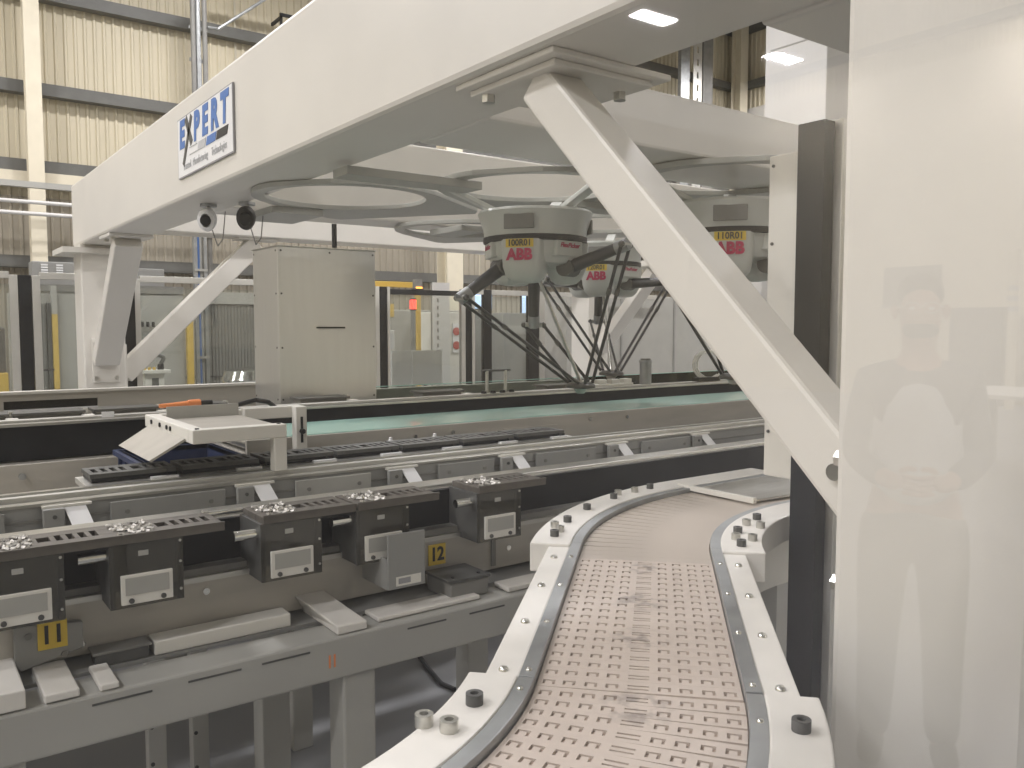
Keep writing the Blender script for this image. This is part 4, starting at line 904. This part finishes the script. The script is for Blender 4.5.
# ================================================================== VISITOR SIDE (seen mirrored in the guard window)
t = thing('notice_board', 'grey notice board on the right wall, mirrored beside the head', 'board', (18.35, -9.4, 2.5)); MB().box(18.36, 18.44, -10.05, -8.76, 2.08, 2.95).build('panel', 'mid_grey', t); MB().box(18.355, 18.445, -10.1, -8.7, 2.03, 2.08).build('frame', 'galv', t)
t = cabinet('grey tool cupboard against the right wall, mirrored right of the person', 17.9, 18.44, -8.3, 2.0, 'mid_grey', 1.05)
t = thing('crash_post', 'striped post near the right wall, mirrored at the picture edge', 'post', (17.5, -6.9, 0)); MB().tube((17.5, -6.9, 0), (17.5, -6.9, 3.1), .09, 14).build('post', 'hall_cream', t, smooth=40)
for k in range(3): MB().tube((17.5, -6.9, 1.9+k*.2), (17.5, -6.9, 2.0+k*.2), .094, 14).build('stripe', 'ink_midgrey', t, smooth=40)
t = thing('work_bench', 'pale work bench in the hall, mirrored beside the elbow', 'bench', (9.6, -3.6, 0)); MB().box(9.1, 10.6, -4.2, -3.0, .86, .90).build('top', 'white_paint', t)
for x in (9.15, 10.55):
    for y in (-4.15, -3.05): MB().box(x-.03, x+.03, y-.03, y+.03, 0, .86).build('leg', 'mid_grey', t)

# person, standing with hands together in front, seen only as a reflection
PX, PY = 2.98, -1.12
def skin_mesh(name, verts, edges, radii, m, parent, root=0, sub=2):
    me = bpy.data.meshes.new(name); me.from_pydata([Vector(v) for v in verts], edges, [])
    o = bpy.data.objects.new(name, me); COL.objects.link(o)
    sk = o.modifiers.new('skin', 'SKIN'); sk.use_smooth_shade = True
    for i, r in enumerate(radii):
        v = me.skin_vertices[0].data[i]; v.radius = (r, r) if not isinstance(r, tuple) else r; v.use_root = (i == root)
    ss = o.modifiers.new('sub', 'SUBSURF'); ss.levels = sub; ss.render_levels = sub
    bpy.context.view_layer.update()
    me2 = bpy.data.meshes.new_from_object(o.evaluated_get(bpy.context.evaluated_depsgraph_get()))
    bpy.data.objects.remove(o); me2.name = name; me2.materials.clear(); me2.materials.append(MATS[m])
    for p in me2.polygons: p.use_smooth = True
    ob = bpy.data.objects.new(name, me2); COL.objects.link(ob); ob.parent = parent; return ob
H_ = thing('person', 'person in dark clothes and pale vest, hands together, mirrored in the window', 'person', (PX, PY, 0))
H_.rotation_euler = (0, 0, math.radians(60))     # faces the glass (+y), turned a little towards the camera
# body local: x to the person's right, y forward
bv = [(0,0,.96), (0,0,1.10), (0,.0,1.28), (0,-.01,1.42), (0,.0,1.50), (0,.02,1.58), (0,.025,1.66), (0,.02,1.74)]
be = [(i, i+1) for i in range(7)]; br = [(.13,.10), (.12,.09), (.135,.10), (.12,.085), .052, (.068,.078), (.078,.095), (.055,.07)]
for sgn in (1, -1):
    n = len(bv)
    bv += [(.10*sgn,0,.88), (.105*sgn,.015,.50), (.115*sgn,-.01,.10), (.12*sgn,.03,.05), (.13*sgn,.14,.035)]; be += [(0,n),(n,n+1),(n+1,n+2),(n+2,n+3),(n+3,n+4)]; br += [.085,.06,.042,.04,.032]
    n = len(bv)
    bv += [(.165*sgn,0,1.40), (.205*sgn,-.02,1.13), (.09*sgn,.22,1.07), (.045*sgn,.26,1.08)]; be += [(3,n),(n,n+1),(n+1,n+2),(n+2,n+3)]; br += [.05,.04,.032,.034]
skin_mesh('body', bv, be, br, 'skin', H_, 0)
jv = [(0,0,.92), (0,0,1.10), (0,0,1.28), (0,-.01,1.42), (0,0,1.50)]; je = [(0,1),(1,2),(2,3),(3,4)]; jr = [(.155,.125), (.145,.115), (.16,.13), (.15,.12), .08]
for sgn in (1, -1):
    n = len(jv); jv += [(.165*sgn,0,1.405), (.21*sgn,-.02,1.13), (.11*sgn,.20,1.075)]; je += [(3,n),(n,n+1),(n+1,n+2)]; jr += [.062,.052,.044]
skin_mesh('jacket', jv, je, jr, 'jacket', H_, 0)
skin_mesh('vest', [(0,.005,.93), (0,.005,1.12), (0,.005,1.28), (0,0,1.44)], [(0,1),(1,2),(2,3)], [(.165,.14), (.155,.13), (.17,.145), (.14,.13)], 'vest', H_, 0)
tv = [(0,0,.97), (0,0,.90)]; te = [(0,1)]; trr = [(.165,.125), (.15,.12)]
for sgn in (1, -1):
    n = len(tv); tv += [(.10*sgn,0,.82), (.107*sgn,.015,.50), (.117*sgn,-.01,.06)]; te += [(1,n),(n,n+1),(n+1,n+2)]; trr += [.105,.078,.062]
skin_mesh('trousers', tv, te, trr, 'trousers', H_, 0)
for sgn in (1, -1):
    skin_mesh('shoe', [(.12*sgn,-.05,.055), (.122*sgn,.03,.055), (.13*sgn,.16,.04)], [(0,1),(1,2)], [.05,.05,.042], 'shoe', H_, 0)
    for k in range(4): skin_mesh('finger', [(.05*sgn,.27,1.10-k*.018), (.012*sgn,.295,1.098-k*.018), (-.022*sgn,.285-.012*(sgn > 0),1.092-k*.018)], [(0,1),(1,2)], [.010,.009,.008], 'skin', H_, 0, 1)
    skin_mesh('thumb', [(.06*sgn,.25,1.11), (.03*sgn,.27,1.128), (.005*sgn,.285,1.125)], [(0,1),(1,2)], [.012,.011,.009], 'skin', H_, 0, 1)
    MB().lathe([(.0001,-.008), (.011,0), (.0001,.008)], (sgn*.03+PX, .10+PY, 1.665), 8).build('eye', 'sign_white', H_, smooth=60)
    MB().lathe([(.0001,-.03), (.014,-.01), (.016,.012), (.0001,.028)], (sgn*.083+PX, .01+PY, 1.655), 8).build('ear', 'skin', H_, smooth=60)
skin_mesh('nose', [(0,.105,1.672), (0,.125,1.635)], [(0,1)], [.010,.015], 'skin', H_, 0, 1)
skin_mesh('hair', [(0,-.03,1.66), (0,-.02,1.74), (0,.03,1.765)], [(0,1),(1,2)], [(.085,.075), (.084,.085), (.068,.06)], 'hair', H_, 0)
skin_mesh('beard', [(-.055,.06,1.60), (0,.092,1.575), (.055,.06,1.60)], [(0,1),(1,2)], [.022,.035,.022], 'hair', H_, 1)
gl = MB()
for sgn in (1, -1): gl.path([(PX+sgn*.03+.026*math.cos(a*PI/6), PY+.118, 1.667+.019*math.sin(a*PI/6)) for a in range(13)], .0022, 6); gl.tube((PX+sgn*.058, PY+.115, 1.672), (PX+sgn*.083, PY+.01, 1.668), .002, 6)
gl.tube((PX-.005, PY+.118, 1.672), (PX+.005, PY+.118, 1.672), .002, 6); gl.build('glasses', 'steel', H_)
